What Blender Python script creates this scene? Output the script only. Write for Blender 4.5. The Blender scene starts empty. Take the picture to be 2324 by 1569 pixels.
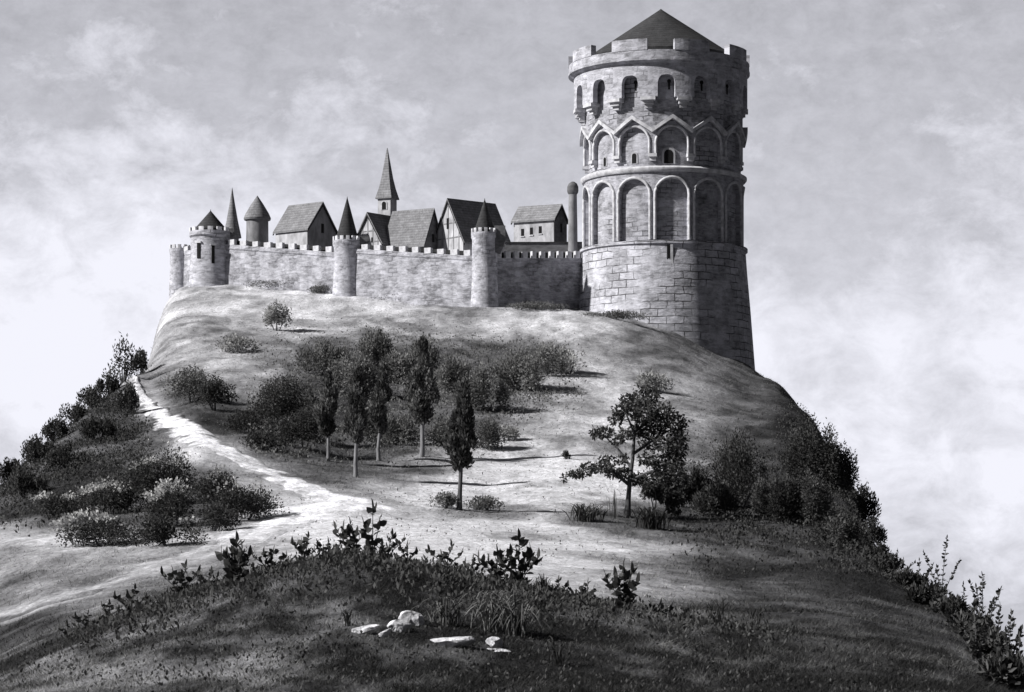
import bpy, math, random
import numpy as np
from mathutils import Vector

random.seed(7)
RNG = np.random.default_rng(11)
SC = bpy.context.scene
COL = SC.collection
PI = math.pi

# ----------------------------------------------------------------- survey
# eye at the origin, looking along +Y, z = 0 is eye level.  F, CX, HZ turn a
# sight line measured on the photograph into a bearing / elevation.
F, CX, HZ, K = 6000.0, 1162.0, 1300.0, 1.2


def at(px, py, Y):
    return Vector(((px - CX) / F * Y, Y, (HZ - py) / F * Y))


def g(v, b=1.05):
    return (v, v, v * b, 1.0)


# ----------------------------------------------------------------- noise
def _hash(ix, iy, seed):
    h = (ix * 374761393 + iy * 668265263 + seed * 1442695041) & 0xFFFFFFFF
    h = ((h ^ (h >> 13)) * 1274126177) & 0xFFFFFFFF
    return ((h ^ (h >> 16)) & 0xFFFF) / 65535.0


def vnoise(x, y, seed=0):
    x = np.asarray(x, float)
    y = np.asarray(y, float)
    ix = np.floor(x).astype(np.int64)
    iy = np.floor(y).astype(np.int64)
    fx = x - ix
    fy = y - iy
    fx = fx * fx * (3 - 2 * fx)
    fy = fy * fy * (3 - 2 * fy)
    a = _hash(ix, iy, seed)
    b = _hash(ix + 1, iy, seed)
    c = _hash(ix, iy + 1, seed)
    d = _hash(ix + 1, iy + 1, seed)
    return (a * (1 - fx) + b * fx) * (1 - fy) + (c * (1 - fx) + d * fx) * fy


def fbm(x, y, seed=0, octv=4):
    s, a, t = 0.0, 1.0, 0.0
    for i in range(octv):
        s = s + a * vnoise(x * 2 ** i + 17.3 * i, y * 2 ** i - 9.1 * i, seed + i)
        t += a
        a *= 0.5
    return s / t - 0.5


# ----------------------------------------------------------------- terrain
PROF = {
    -400: [(30, 1900), (48, 1640), (72, 1600), (90, 1560), (110, 1480), (130, 1400), (150, 1350), (175, 1340), (200, 1450), (250, 1800), (300, 2200), (450, 3000)],
    0: [(30, 1900), (48, 1600), (72, 1520), (90, 1440), (105, 1350), (120, 1262), (130, 1205), (150, 1165), (180, 1108), (200, 1150), (230, 1400), (300, 2000), (450, 3000)],
    100: [(30, 1900), (48, 1600), (72, 1465), (90, 1400), (105, 1322), (120, 1245), (135, 1188), (160, 1100), (190, 1012), (210, 1060), (240, 1300), (300, 1900), (450, 2900)],
    200: [(30, 1900), (48, 1600), (72, 1425), (90, 1385), (105, 1315), (120, 1240), (135, 1182), (160, 1080), (205, 908), (225, 950), (255, 1250), (310, 1900), (450, 2900)],
    300: [(30, 1900), (48, 1600), (72, 1385), (86, 1365), (105, 1300), (120, 1235), (135, 1180), (160, 1085), (190, 965), (222, 842), (240, 850), (265, 1050), (310, 1800), (450, 2900)],
    338: [(30, 1900), (48, 1600), (72, 1370), (86, 1360), (105, 1295), (120, 1230), (135, 1175), (160, 1078), (190, 955), (220, 880), (245, 820), (275, 765), (290, 800), (320, 1300), (450, 2800)],
    362: [(30, 1900), (48, 1600), (72, 1360), (86, 1356), (105, 1292), (120, 1228), (135, 1172), (160, 1070), (190, 950), (220, 865), (248, 785), (280, 710), (297, 690), (315, 740), (340, 1200), (450, 2700)],
    390: [(30, 1900), (48, 1600), (72, 1350), (86, 1350), (105, 1290), (120, 1225), (135, 1170), (160, 1060), (190, 950), (220, 860), (250, 760), (280, 690), (300, 652), (325, 670), (350, 1000), (450, 2600)],
    450: [(30, 1900), (48, 1600), (72, 1328), (86, 1340), (105, 1285), (120, 1225), (135, 1165), (160, 1045), (190, 935), (220, 845), (250, 755), (280, 680), (300, 637), (330, 625), (380, 640), (450, 2000)],
    600: [(30, 1900), (48, 1600), (72, 1280), (86, 1310), (105, 1270), (120, 1215), (140, 1150), (160, 1070), (185, 965), (220, 850), (250, 760), (280, 690), (296, 648), (330, 630), (380, 640), (450, 1500)],
    785: [(30, 1900), (48, 1600), (72, 1238), (86, 1290), (105, 1260), (120, 1205), (140, 1145), (160, 1085), (180, 1038), (200, 955), (225, 850), (250, 770), (275, 705), (290, 665), (310, 645), (380, 640), (450, 1400)],
    950: [(30, 1900), (48, 1600), (72, 1266), (86, 1300), (105, 1265), (122, 1210), (145, 1150), (165, 1090), (182, 1035), (205, 940), (230, 845), (255, 760), (278, 700), (290, 672), (310, 650), (380, 640), (450, 1400)],
    1100: [(30, 1900), (48, 1600), (72, 1303), (86, 1325), (105, 1280), (125, 1215), (150, 1150), (168, 1085), (185, 1030), (205, 945), (230, 850), (255, 765), (275, 700), (285, 688), (310, 660), (380, 650), (450, 1400)],
    1310: [(30, 1900), (48, 1600), (72, 1350), (86, 1355), (105, 1295), (125, 1230), (150, 1150), (170, 1080), (190, 1010), (210, 930), (235, 830), (255, 755), (270, 715), (285, 700), (310, 680), (380, 700), (450, 1500)],
    1420: [(30, 1900), (48, 1600), (72, 1368), (86, 1366), (105, 1305), (125, 1240), (147, 1170), (170, 1090), (190, 1025), (210, 940), (238, 830), (260, 750), (272, 722), (288, 712), (310, 700), (380, 730), (450, 1500)],
    1540: [(30, 1900), (48, 1600), (72, 1388), (86, 1380), (105, 1315), (125, 1250), (145, 1185), (165, 1120), (185, 1055), (210, 955), (240, 840), (262, 778), (274, 758), (290, 750), (310, 760), (380, 850), (450, 1700)],
    1620: [(30, 1900), (48, 1600), (72, 1400), (88, 1384), (105, 1322), (125, 1258), (147, 1185), (168, 1114), (188, 1050), (212, 958), (243, 852), (266, 808), (278, 795), (296, 790), (315, 830), (380, 1100), (450, 2200)],
    1700: [(30, 1900), (48, 1600), (72, 1410), (88, 1387), (105, 1330), (125, 1265), (148, 1185), (170, 1112), (190, 1048), (215, 965), (245, 880), (268, 835), (286, 818), (305, 835), (340, 1050), (450, 2500)],
    1770: [(30, 1900), (48, 1600), (72, 1416), (89, 1384), (106, 1328), (126, 1263), (149, 1187), (172, 1112), (196, 1030), (225, 930), (250, 872), (268, 862), (290, 930), (330, 1250), (450, 2600)],
    1850: [(30, 1900), (48, 1600), (72, 1425), (90, 1382), (108, 1325), (128, 1260), (150, 1190), (175, 1110), (205, 1015), (235, 952), (260, 985), (300, 1300), (450, 2700)],
    1950: [(30, 1900), (48, 1600), (72, 1440), (90, 1392), (108, 1335), (128, 1272), (150, 1208), (180, 1140), (203, 1112), (230, 1200), (280, 1600), (450, 2800)],
    2005: [(30, 1900), (48, 1600), (72, 1450), (90, 1402), (108, 1350), (128, 1296), (145, 1275), (165, 1310), (200, 1500), (300, 2200), (450, 2900)],
    2150: [(30, 1900), (48, 1605), (72, 1480), (90, 1425), (105, 1392), (118, 1378), (135, 1420), (170, 1700), (300, 2500), (450, 3000)],
    2250: [(30, 1900), (48, 1615), (72, 1510), (86, 1475), (97, 1462), (112, 1500), (140, 1700), (300, 2500), (450, 3000)],
    2324: [(30, 1900), (50, 1620), (66, 1572), (80, 1556), (95, 1590), (130, 1900), (300, 2600), (450, 3100)],
    2450: [(30, 1900), (45, 1720), (62, 1665), (80, 1690), (120, 2100), (300, 2800), (450, 3200)],
    2800: [(30, 2000), (60, 1850), (100, 2200), (300, 2900), (450, 3300)],
}
_PX = np.arange(-400, 2801, 10.0)
_YY = np.arange(30, 451, 1.0)


def _build_table():
    cols = sorted(PROF)
    base = np.array([np.interp(_YY, [a for a, b in PROF[c]], [b for a, b in PROF[c]]) for c in cols])
    out = np.empty((len(_YY), len(_PX)))
    for i in range(len(_YY)):
        out[i] = np.interp(_PX, cols, base[:, i])

    def smooth(a, sig, ax):
        r = int(sig * 3)
        k = np.exp(-0.5 * (np.arange(-r, r + 1) / sig) ** 2)
        k /= k.sum()
        pad = [(0, 0), (0, 0)]
        pad[ax] = (r, r)
        p = np.pad(a, pad, mode='edge')
        res = np.zeros_like(a)
        for j, w in enumerate(k):
            sl = [slice(None), slice(None)]
            sl[ax] = slice(j, j + a.shape[ax])
            res += w * p[tuple(sl)]
        return res
    out = smooth(out, 3.0, 0)
    out = smooth(out, 1.6, 1)
    return out


_TAB = _build_table()


def _py(px, Yu):
    px = np.clip(px, -400, 2799.9)
    Yu = np.clip(Yu, 30, 449.99)
    fi = Yu - 30
    i = np.floor(fi).astype(int)
    fi = fi - i
    fj = (px + 400) / 10.0
    j = np.floor(fj).astype(int)
    fj = fj - j
    i1 = np.minimum(i + 1, len(_YY) - 1)
    j1 = np.minimum(j + 1, len(_PX) - 1)
    return ((_TAB[i, j] * (1 - fj) + _TAB[i, j1] * fj) * (1 - fi) +
            (_TAB[i1, j] * (1 - fj) + _TAB[i1, j1] * fj) * fi)


def H(x, y):
    x = np.asarray(x, float)
    y = np.asarray(y, float)
    ys = np.maximum(y, 1.0)
    px = CX + x / ys * F
    Yu = ys / K
    Yc = np.clip(Yu, 30, 450)
    z = (HZ - _py(px, Yc)) / F * Yc * K
    far = np.clip((ys - 540.0) / 3000.0, 0, 1)
    z = z * (1 - far) + (-400.0) * far
    amp = np.clip(ys / 300.0, 0.36, 1.0)
    z = z + amp * (1.15 * fbm(x / 11.0, y / 11.0, 3, 3) + 0.5 * fbm(x / 2.3, y / 2.3, 9, 3))
    return z


def hz(x, y):
    return float(H(np.array([x]), np.array([y]))[0])


def ground(px, py, Y0=95, Y1=330):
    """first point of the ground met on a sight line between two distances"""
    Ys = np.linspace(Y0 * K, Y1 * K, 900)
    x = (px - CX) / F * Ys
    z = H(x, Ys)
    pyg = HZ - z / Ys * F
    idx = np.where(pyg <= py)[0]
    if len(idx):
        i = idx[0]
    else:
        i = int(np.argmin(pyg))
    Y = float(Ys[i])
    return Vector((float(x[i]), Y, float(z[i])))


# pale = dry turf and bare earth, dark = thick grass and scrub; right-flank darks include painted shade
ZONES = [
    (900, 725, 450, 42, .74), (500, 700, 130, 60, .70), (450, 800, 120, 80, .62), (600, 810, 110, 60, .5),
    (800, 850, 130, 80, .16), (1000, 850, 120, 80, .16), (1180, 860, 110, 70, .22), (800, 960, 150, 60, .22),
    (1400, 820, 150, 60, .55), (1350, 930, 150, 80, .78), (1000, 1125, 240, 26, .95), (820, 1140, 130, 22, 1.0), (1230, 1000, 90, 50, .72), (1590, 900, 80, 100, .46),
    (1700, 880, 80, 60, .12), (1790, 950, 100, 80, .06), (1650, 1000, 90, 70, .36), (1520, 790, 120, 30, .16),
    (1210, 1085, 170, 50, 1.12), (950, 1200, 270, 48, 1.1), (1300, 1265, 220, 50, 1.08), (470, 950, 60, 40, .08), (640, 1040, 60, 30, .1), (740, 1085, 60, 20, .12), (760, 1150, 90, 30, 1.0),
    (1100, 1165, 90, 14, .3), (1420, 1185, 120, 25, .2), (1700, 1250, 200, 80, .07), (1900, 1150, 150, 150, .05),
    (1500, 1340, 150, 30, .6), (1800, 1380, 220, 60, .08), (2050, 1400, 200, 80, .04), (150, 1050, 150, 130, .12),
    (280, 950, 60, 80, .12), (430, 905, 90, 50, .1), (560, 980, 90, 40, .2), (640, 1050, 60, 40, .55),
    (500, 1020, 70, 26, .85), (590, 1075, 60, 25, .8), (330, 905, 14, 40, .6), (350, 1130, 180, 60, .16), (120, 1215, 150, 22, .8), (100, 1300, 200, 50, .38),
    (470, 1262, 200, 36, .72), (250, 1335, 150, 40, .36), (60, 1450, 150, 60, .15), (700, 1075, 90, 30, .25),
    (900, 1075, 110, 22, .25), (1450, 1290, 120, 40, .5), (1060, 1310, 60, 20, .9), (1280, 1330, 90, 20, .95), (1700, 1120, 80, 60, .15),
]


PATHC = []


def cover(x, y):
    x = np.asarray(x, float)
    y = np.asarray(y, float)
    ys = np.maximum(y, 1)
    px = CX + x / ys * F
    py = HZ - H(x, y) / ys * F
    wob = 40 * fbm(x / 7.0, y / 7.0, 21, 3)
    num = np.full(px.shape, .3 * .05)
    den = np.full(px.shape, .05)
    for (a, b, rx, ry, v) in ZONES:
        w = np.exp(-((px + wob - a) / rx) ** 2 - ((py + wob * .6 - b) / ry) ** 2)
        num = num + w * v
        den = den + w
    c = num / den
    # tussocky streaks lying across the slope
    wx = x + 3.0 * fbm(x / 9.0, y / 14.0, 51, 2)
    wy = y + 9.0 * fbm(x / 6.0, y / 12.0, 53, 2)
    st = fbm(wx / 2.2, wy / 4.5, 31, 5)
    st2 = fbm(wx / 8.0, wy / 15.0, 37, 3)
    fg = 1.0 / (1 + np.exp((ys - 78 * K) / 3.0))
    c = c * (1 - fg) + fg * (0.155 - .08 * np.clip((px - 1300) / 500, 0, 1))
    fine = fbm(wx / .8, wy / 1.3, 71, 4)
    amp = .28 + .85 * np.clip(c, 0, .75)
    c = c + (st * .95 + st2 * .8) * (amp * (1 - fg) + fg * .7) + fine * (.25 + .65 * fg) * (.35 + .65 * np.clip(c * 3, 0, 1))
    if len(PATHC):
        d2 = np.full(px.shape, 1e9)
        for (a, b) in PATHC[::4]:
            d2 = np.minimum(d2, (x - a) ** 2 + ((y - b) * .7) ** 2)
        near = np.exp(-d2 / 2.6)
        c = c * (1 - near * .8) + near * .8 * (.72 + st * 1.2)
    return np.clip(c, 0.0, 1.0)


def cover_albedo(c):
    return 0.024 + 0.70 * np.clip(c, 0, 1) ** 1.4


# ----------------------------------------------------------------- mesh kit
def set_props(o, label=None, cat=None, group=None, kind=None):
    if label:
        o['label'] = label
    if cat:
        o['category'] = cat
    if group:
        o['group'] = group
    if kind:
        o['kind'] = kind
    return o


def empty(name, loc, label, cat, group=None, rz=0.0):
    o = bpy.data.objects.new(name, None)
    o.empty_display_size = 0.5
    COL.objects.link(o)
    o.location = loc
    o.rotation_euler = (0, 0, rz)
    return set_props(o, label, cat, group)


class MB:
    def __init__(self):
        self.v = []
        self.f = []

    def add(self, vs, fs):
        b = len(self.v)
        self.v.extend([tuple(p) for p in vs])
        self.f.extend([tuple(i + b for i in q) for q in fs])
        return self

    def box(self, x0, x1, y0, y1, z0, z1):
        v = [(x0, y0, z0), (x1, y0, z0), (x1, y1, z0), (x0, y1, z0), (x0, y0, z1), (x1, y0, z1), (x1, y1, z1), (x0, y1, z1)]
        f = [(0, 3, 2, 1), (4, 5, 6, 7), (0, 1, 5, 4), (1, 2, 6, 5), (2, 3, 7, 6), (3, 0, 4, 7)]
        return self.add(v, f)

    def lathe(self, prof, n=64, close=True):
        vs, fs = [], []
        for (r, z) in prof:
            for k in range(n):
                a = 2 * PI * k / n
                vs.append((r * math.sin(a), -r * math.cos(a), z))
        for i in range(len(prof) - 1):
            for k in range(n):
                k2 = (k + 1) % n
                fs.append((i * n + k, i * n + k2, (i + 1) * n + k2, (i + 1) * n + k))
        if close:
            fs.append(tuple(range(n - 1, -1, -1)))
            fs.append(tuple((len(prof) - 1) * n + k for k in range(n)))
        return self.add(vs, fs)

    def arcsolid(self, th, lo, hi, ri, ro):
        """solid between two radii, following angles th (0 = towards viewer)"""
        n = len(th)
        vs, fs = [], []
        for i in range(n):
            s, c = math.sin(th[i]), -math.cos(th[i])
            vs += [(ro * s, ro * c, lo[i]), (ro * s, ro * c, hi[i]), (ri * s, ri * c, hi[i]), (ri * s, ri * c, lo[i])]
        for i in range(n - 1):
            a, b = 4 * i, 4 * i + 4
            fs += [(a, b, b + 1, a + 1), (a + 1, b + 1, b + 2, a + 2), (a + 2, b + 2, b + 3, a + 3), (a + 3, b + 3, b, a)]
        fs += [(0, 1, 2, 3), (4 * n - 1, 4 * n - 2, 4 * n - 3, 4 * n - 4)]
        return self.add(vs, fs)

    def tube(self, pts, rad, n=8):
        pts = [Vector(p) for p in pts]
        if not isinstance(rad, (list, tuple)):
            rad = [rad] * len(pts)
        vs, fs = [], []
        m = len(pts)
        for i in range(m):
            d = (pts[min(i + 1, m - 1)] - pts[max(i - 1, 0)]).normalized()
            u = d.orthogonal() if abs(d.z) > .9 else d.cross(Vector((0, 0, 1)))
            if abs(d.z) > .9:
                u = Vector((1, 0, 0)) - d * d.x
            u.normalize()
            w = d.cross(u)
            for k in range(n):
                a = 2 * PI * k / n
                vs.append(pts[i] + (u * math.cos(a) + w * math.sin(a)) * rad[i])
        for i in range(m - 1):
            for k in range(n):
                k2 = (k + 1) % n
                fs.append((i * n + k, i * n + k2, (i + 1) * n + k2, (i + 1) * n + k))
        fs.append(tuple(range(n - 1, -1, -1)))
        fs.append(tuple((m - 1) * n + k for k in range(n)))
        return self.add(vs, fs)

    def prism(self, poly, d0, d1, fn):
        """poly in 2D extruded d0..d1, fn(a,b,d) -> point"""
        n = len(poly)
        vs = [fn(a, b, d0) for a, b in poly] + [fn(a, b, d1) for a, b in poly]
        fs = [tuple(range(n - 1, -1, -1)), tuple(range(n, 2 * n))]
        for i in range(n):
            j = (i + 1) % n
            fs.append((i, j, n + j, n + i))
        return self.add(vs, fs)

    def build(self, name, m, parent=None, smooth=None):
        me = bpy.data.meshes.new(name)
        me.from_pydata(self.v, [], self.f)
        me.validate()
        import bmesh
        bm = bmesh.new()
        bm.from_mesh(me)
        bmesh.ops.recalc_face_normals(bm, faces=bm.faces)
        bm.to_mesh(me)
        bm.free()
        o = bpy.data.objects.new(name, me)
        COL.objects.link(o)
        if m:
            me.materials.append(m)
        if parent:
            o.parent = parent
        if smooth is not None:
            me.polygons.foreach_set('use_smooth', [True] * len(me.polygons))
            try:
                me.set_sharp_from_angle(angle=math.radians(smooth))
            except Exception:
                pass
        return o


def np_mesh(name, V, Fc, m, parent=None, tone=None, nv=4):
    """V (n,3), Fc (k,nv) -> mesh object, with an optional per point 'tone'"""
    me = bpy.data.meshes.new(name)
    V = np.ascontiguousarray(V, dtype=np.float32)
    Fc = np.ascontiguousarray(Fc, dtype=np.int32)
    me.vertices.add(len(V))
    me.vertices.foreach_set('co', V.ravel())
    me.loops.add(Fc.size)
    me.loops.foreach_set('vertex_index', Fc.ravel())
    me.polygons.add(len(Fc))
    me.polygons.foreach_set('loop_start', np.arange(0, Fc.size, nv, dtype=np.int32))
    me.polygons.foreach_set('loop_total', np.full(len(Fc), nv, dtype=np.int32))
    if tone is not None:
        at_ = me.attributes.new('tone', 'FLOAT', 'POINT')
        at_.data.foreach_set('value', np.ascontiguousarray(tone, dtype=np.float32))
    me.update(calc_edges=True)
    if m:
        me.materials.append(m)
    o = bpy.data.objects.new(name, me)
    COL.objects.link(o)
    if parent:
        o.parent = parent
    return o


# ----------------------------------------------------------------- materials
class NT:
    def __init__(self, name):
        self.m = bpy.data.materials.new(name)
        self.m.use_nodes = True
        self.t = self.m.node_tree
        self.b = self.t.nodes['Principled BSDF']
        self.b.inputs['Roughness'].default_value = 0.9
        self.b.inputs['Specular IOR Level'].default_value = 0.15

    def n(self, ty, **kw):
        x = self.t.nodes.new(ty)
        for k, v in kw.items():
            setattr(x, k, v)
        return x

    def l(self, a, b):
        self.t.links.new(a, b)

    def math(self, op, a, b=None, clamp=False):
        x = self.n('ShaderNodeMath', operation=op)
        x.use_clamp = clamp
        for i, v in enumerate((a, b)):
            if v is None:
                continue
            if isinstance(v, (int, float)):
                x.inputs[i].default_value = v
            else:
                self.l(v, x.inputs[i])
        return x.outputs[0]

    def noise(self, vec, scale, detail=4, rough=.55, dist=0.0):
        x = self.n('ShaderNodeTexNoise')
        x.inputs['Scale'].default_value = scale
        x.inputs['Detail'].default_value = detail
        x.inputs['Roughness'].default_value = rough
        x.inputs['Distortion'].default_value = dist
        self.l(vec, x.inputs['Vector'])
        return x.outputs['Fac']

    def mapping(self, vec, sc):
        x = self.n('ShaderNodeMapping')
        x.inputs['Scale'].default_value = sc
        self.l(vec, x.inputs['Vector'])
        return x.outputs[0]

    def ramp(self, fac, stops):
        x = self.n('ShaderNodeValToRGB')
        e = x.color_ramp.elements
        while len(e) < len(stops):
            e.new(.5)
        for i, (p, v) in enumerate(stops):
            e[i].position = p
            e[i].color = g(v)
        self.l(fac, x.inputs[0])
        return x.outputs[0]

    def mix(self, fac, a, b, mode='MIX'):
        x = self.n('ShaderNodeMix', data_type='RGBA', blend_type=mode)
        if isinstance(fac, (int, float)):
            x.inputs[0].default_value = fac
        else:
            self.l(fac, x.inputs[0])
        for i, v in ((6, a), (7, b)):
            if isinstance(v, tuple):
                x.inputs[i].default_value = v
            else:
                self.l(v, x.inputs[i])
        return x.outputs[2]

    def bump(self, h, strength=.4, dist=.1):
        x = self.n('ShaderNodeBump')
        x.inputs['Strength'].default_value = strength
        x.inputs['Distance'].default_value = dist
        self.l(h, x.inputs['Height'])
        self.l(x.outputs[0], self.b.inputs['Normal'])

    def obj(self):
        return self.n('ShaderNodeTexCoord').outputs['Object']


def mat_stone(name, lo, hi, mode='flat', R=10.0, bw=1.6, bh=.75, mortar=.5, patch=.5):
    """mottled masonry whose courses follow a round or a straight wall"""
    t = NT(name)
    co = t.obj()
    sx = t.n('ShaderNodeSeparateXYZ')
    t.l(co, sx.inputs[0])
    if mode == 'cyl':
        ng = t.math('MULTIPLY', sx.outputs[1], -1.0)
        u = t.math('MULTIPLY', t.math('ARCTAN2', sx.outputs[0], ng), R)
    else:
        u = t.math('ADD', sx.outputs[0], t.math('MULTIPLY', sx.outputs[1], 1.0))
    cb = t.n('ShaderNodeCombineXYZ')
    t.l(u, cb.inputs[0])
    t.l(sx.outputs[2], cb.inputs[1])
    uv = cb.outputs[0]
    # wobble the joints so that courses are hand laid
    wob = t.n('ShaderNodeTexNoise')
    wob.inputs['Scale'].default_value = .7
    t.l(uv, wob.inputs['Vector'])
    wv = t.n('ShaderNodeVectorMath', operation='MULTIPLY_ADD')
    t.l(wob.outputs['Color'], wv.inputs[0])
    wv.inputs[1].default_value = (.5, .32, 0)
    t.l(uv, wv.inputs[2])
    br = t.n('ShaderNodeTexBrick')
    br.inputs['Scale'].default_value = 1.0
    br.inputs['Brick Width'].default_value = bw
    br.inputs['Row Height'].default_value = bh
    br.inputs['Mortar Size'].default_value = .06
    br.inputs['Mortar Smooth'].default_value = .4
    br.inputs['Color1'].default_value = g(.62)
    br.inputs['Color2'].default_value = g(1.0)
    br.inputs['Mortar'].default_value = g(.9)
    t.l(wv.outputs[0], br.inputs['Vector'])
    n1 = t.noise(uv, .34, 8, .74)
    n2 = t.noise(t.mapping(uv, (.6, 1.7, 1)), 1.5, 6, .7, .6)
    tone = t.math('ADD', t.math('MULTIPLY', n1, .6), t.math('MULTIPLY', n2, .4))
    base = t.ramp(tone, [(.38, lo * .8), (.50, (lo + hi) * .52), (.60, hi)])
    c = t.mix(.75, base, br.outputs['Color'], 'MULTIPLY')
    pm = t.noise(uv, .22, 3, .5)
    pmask = t.math('MULTIPLY', t.math('MULTIPLY', t.math('SUBTRACT', pm, .56 - .12 * patch), 7, True), br.outputs['Fac'])
    c = t.mix(t.math('MULTIPLY', pmask, mortar, True), c, g(lo * .28))
    t.l(c, t.b.inputs['Base Color'])
    hgt = t.math('SUBTRACT', t.math('ADD', tone, t.math('MULTIPLY', n2, .6)), t.math('MULTIPLY', pmask, .6))
    t.bump(hgt, .7, .2)
    return t.m


def mat_plain(name, v, var=.35, scale=2.0, stretch=(1, 1, 1), bump=.3, dist=.05):
    t = NT(name)
    co = t.mapping(t.obj(), stretch)
    n = t.noise(co, scale, 5, .6, .3)
    c = t.ramp(n, [(.32, v * (1 - var)), (.68, v * (1 + var))])
    t.l(c, t.b.inputs['Base Color'])
    t.bump(n, bump, dist)
    return t.m


def mat_roof(name, v):
    """weathered shingles: rows down the slope with ragged tone"""
    t = NT(name)
    co = t.obj()
    n = t.noise(co, 1.1, 5, .65, .4)
    sx = t.n('ShaderNodeSeparateXYZ')
    t.l(co, sx.inputs[0])
    row = t.math('FRACT', t.math('ADD', t.math('MULTIPLY', sx.outputs[2], 2.6), t.math('MULTIPLY', n, .8)))
    n2 = t.noise(t.mapping(co, (4, 4, .8)), 1.4, 4, .6)
    f = t.math('ADD', t.math('MULTIPLY', n, .5), t.math('ADD', t.math('MULTIPLY', row, .14), t.math('MULTIPLY', n2, .38)))
    c = t.ramp(f, [(.34, v * .5), (.55, v), (.74, v * 1.7)])
    t.l(c, t.b.inputs['Base Color'])
    t.bump(f, .5, .1)
    return t.m


def mat_leaf(name, v, trans=.15):
    t = NT(name)
    a = t.n('ShaderNodeAttribute', attribute_name='tone')
    n = t.noise(t.obj(), .8, 2)
    f = t.math('MULTIPLY', a.outputs['Fac'], t.math('ADD', .55, t.math('MULTIPLY', n, .9)))
    c = t.mix(1.0, g(v, 1.0), f, 'MULTIPLY')
    t.l(c, t.b.inputs['Base Color'])
    t.b.inputs['Roughness'].default_value = .75
    tr = t.n('ShaderNodeBsdfTranslucent')
    t.l(c, tr.inputs[0])
    mx = t.n('ShaderNodeMixShader')
    mx.inputs[0].default_value = trans
    t.l(t.b.outputs[0], mx.inputs[1])
    t.l(tr.outputs[0], mx.inputs[2])
    out = t.t.nodes['Material Output']
    t.l(mx.outputs[0], out.inputs[0])
    return t.m


def mat_tone(name):
    """ground: the point attribute carries the albedo of turf or earth"""
    t = NT(name)
    a = t.n('ShaderNodeAttribute', attribute_name='tone')
    co = t.obj()
    n = t.noise(t.mapping(co, (1.1, .6, .8)), 1.6, 7, .68, .8)
    n2 = t.noise(t.mapping(co, (1, .55, 1)), 5.0, 8, .78, .6)
    f = t.math('MAXIMUM', .12, t.math('ADD', -1.0, t.math('ADD', t.math('MULTIPLY', n, 1.8), t.math('MULTIPLY', n2, 2.2))))
    v = t.math('MULTIPLY', a.outputs['Fac'], f)
    c = t.mix(1.0, g(1.0), v, 'MULTIPLY')
    t.l(c, t.b.inputs['Base Color'])
    t.b.inputs['Roughness'].default_value = 1.0
    t.b.inputs['Specular IOR Level'].default_value = 0.05
    t.bump(t.math('ADD', n, n2), .8, .15)
    return t.m


M = {}
M['tower_base'] = mat_stone('tower_base_masonry', .26, .70, 'cyl', 11.0, 2.1, .95, 1.3, 1.1)
M['tower_wall'] = mat_stone('tower_wall_masonry', .19, .58, 'cyl', 10.0, 1.5, .6, .9, .6)
M['tower_trim'] = mat_plain('dressed_stone_trim', .50, .35, 1.2)
M['parapet'] = mat_stone('parapet_masonry', .21, .62, 'cyl', 11.5, 1.4, .6, .45, .2)
M['wall'] = mat_stone('curtain_masonry', .13, .58, 'flat', 1, 1.3, .5, .45, .25)
M['turret'] = mat_stone('turret_masonry', .24, .70, 'cyl', 2.0, 1.0, .5, .8, .5)
M['merlon'] = mat_plain('merlon_stone', .55, .35, 1.5)
M['roof'] = mat_roof('slate_roof', .05)
M['roof2'] = mat_roof('shingle_roof', .21)
M['roof3'] = mat_roof('pale_shingle_roof', .24)
M['plaster'] = mat_plain('lime_plaster', .40, .35, 1.0, (1, 1, .5))
M['plaster2'] = mat_plain('grey_plaster_and_shade', .22, .35, 1.0, (1, 1, .5))
M['timber'] = mat_plain('dark_timber', .03, .4, 3.0, (1, 1, .2))
M['timber_grey'] = mat_plain('grey_timber', .20, .4, 3.0, (1, 1, .2))
M['void'] = mat_plain('dark_opening', .012, .2, 2.0)
M['shade_wall'] = mat_plain('dark_stone_and_shade', .13, .4, .8, (1, 1, 2))  # dark stone, also the painted shade of right-hand gables
M['bark'] = mat_plain('bark', .09, .5, 3.0, (2, 2, .4))
M['bark_pale'] = mat_plain('pale_bark', .20, .4, 3.0, (2, 2, .4))
M['leaf'] = mat_leaf('dark_leaves', .052, .3)
M['leaf_fg'] = mat_leaf('weed_leaves', .06, .25)
M['leaf_mid'] = mat_leaf('grey_leaves', .14, .35)
M['leaf_soft'] = mat_leaf('hill_scrub_leaves', .26, .35)
M['leaf_cyp'] = mat_leaf('cypress_leaves', .085, .25)
M['highlight'] = mat_leaf('pale_highlight', .5, .3)  # pale leaf colour that paints sun highlights on shrub tops
M['ground'] = mat_tone('turf_and_earth')
M['grass'] = mat_leaf('grass_blades', 1.0, .2)
M['path'] = mat_plain('chalk_track', .62, .38, .9, (1, .6, 1), .5, .1)
M['rock'] = mat_plain('pale_limestone', .55, .5, 4.0, (1, 1, 1.6), .9, .12)

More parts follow.
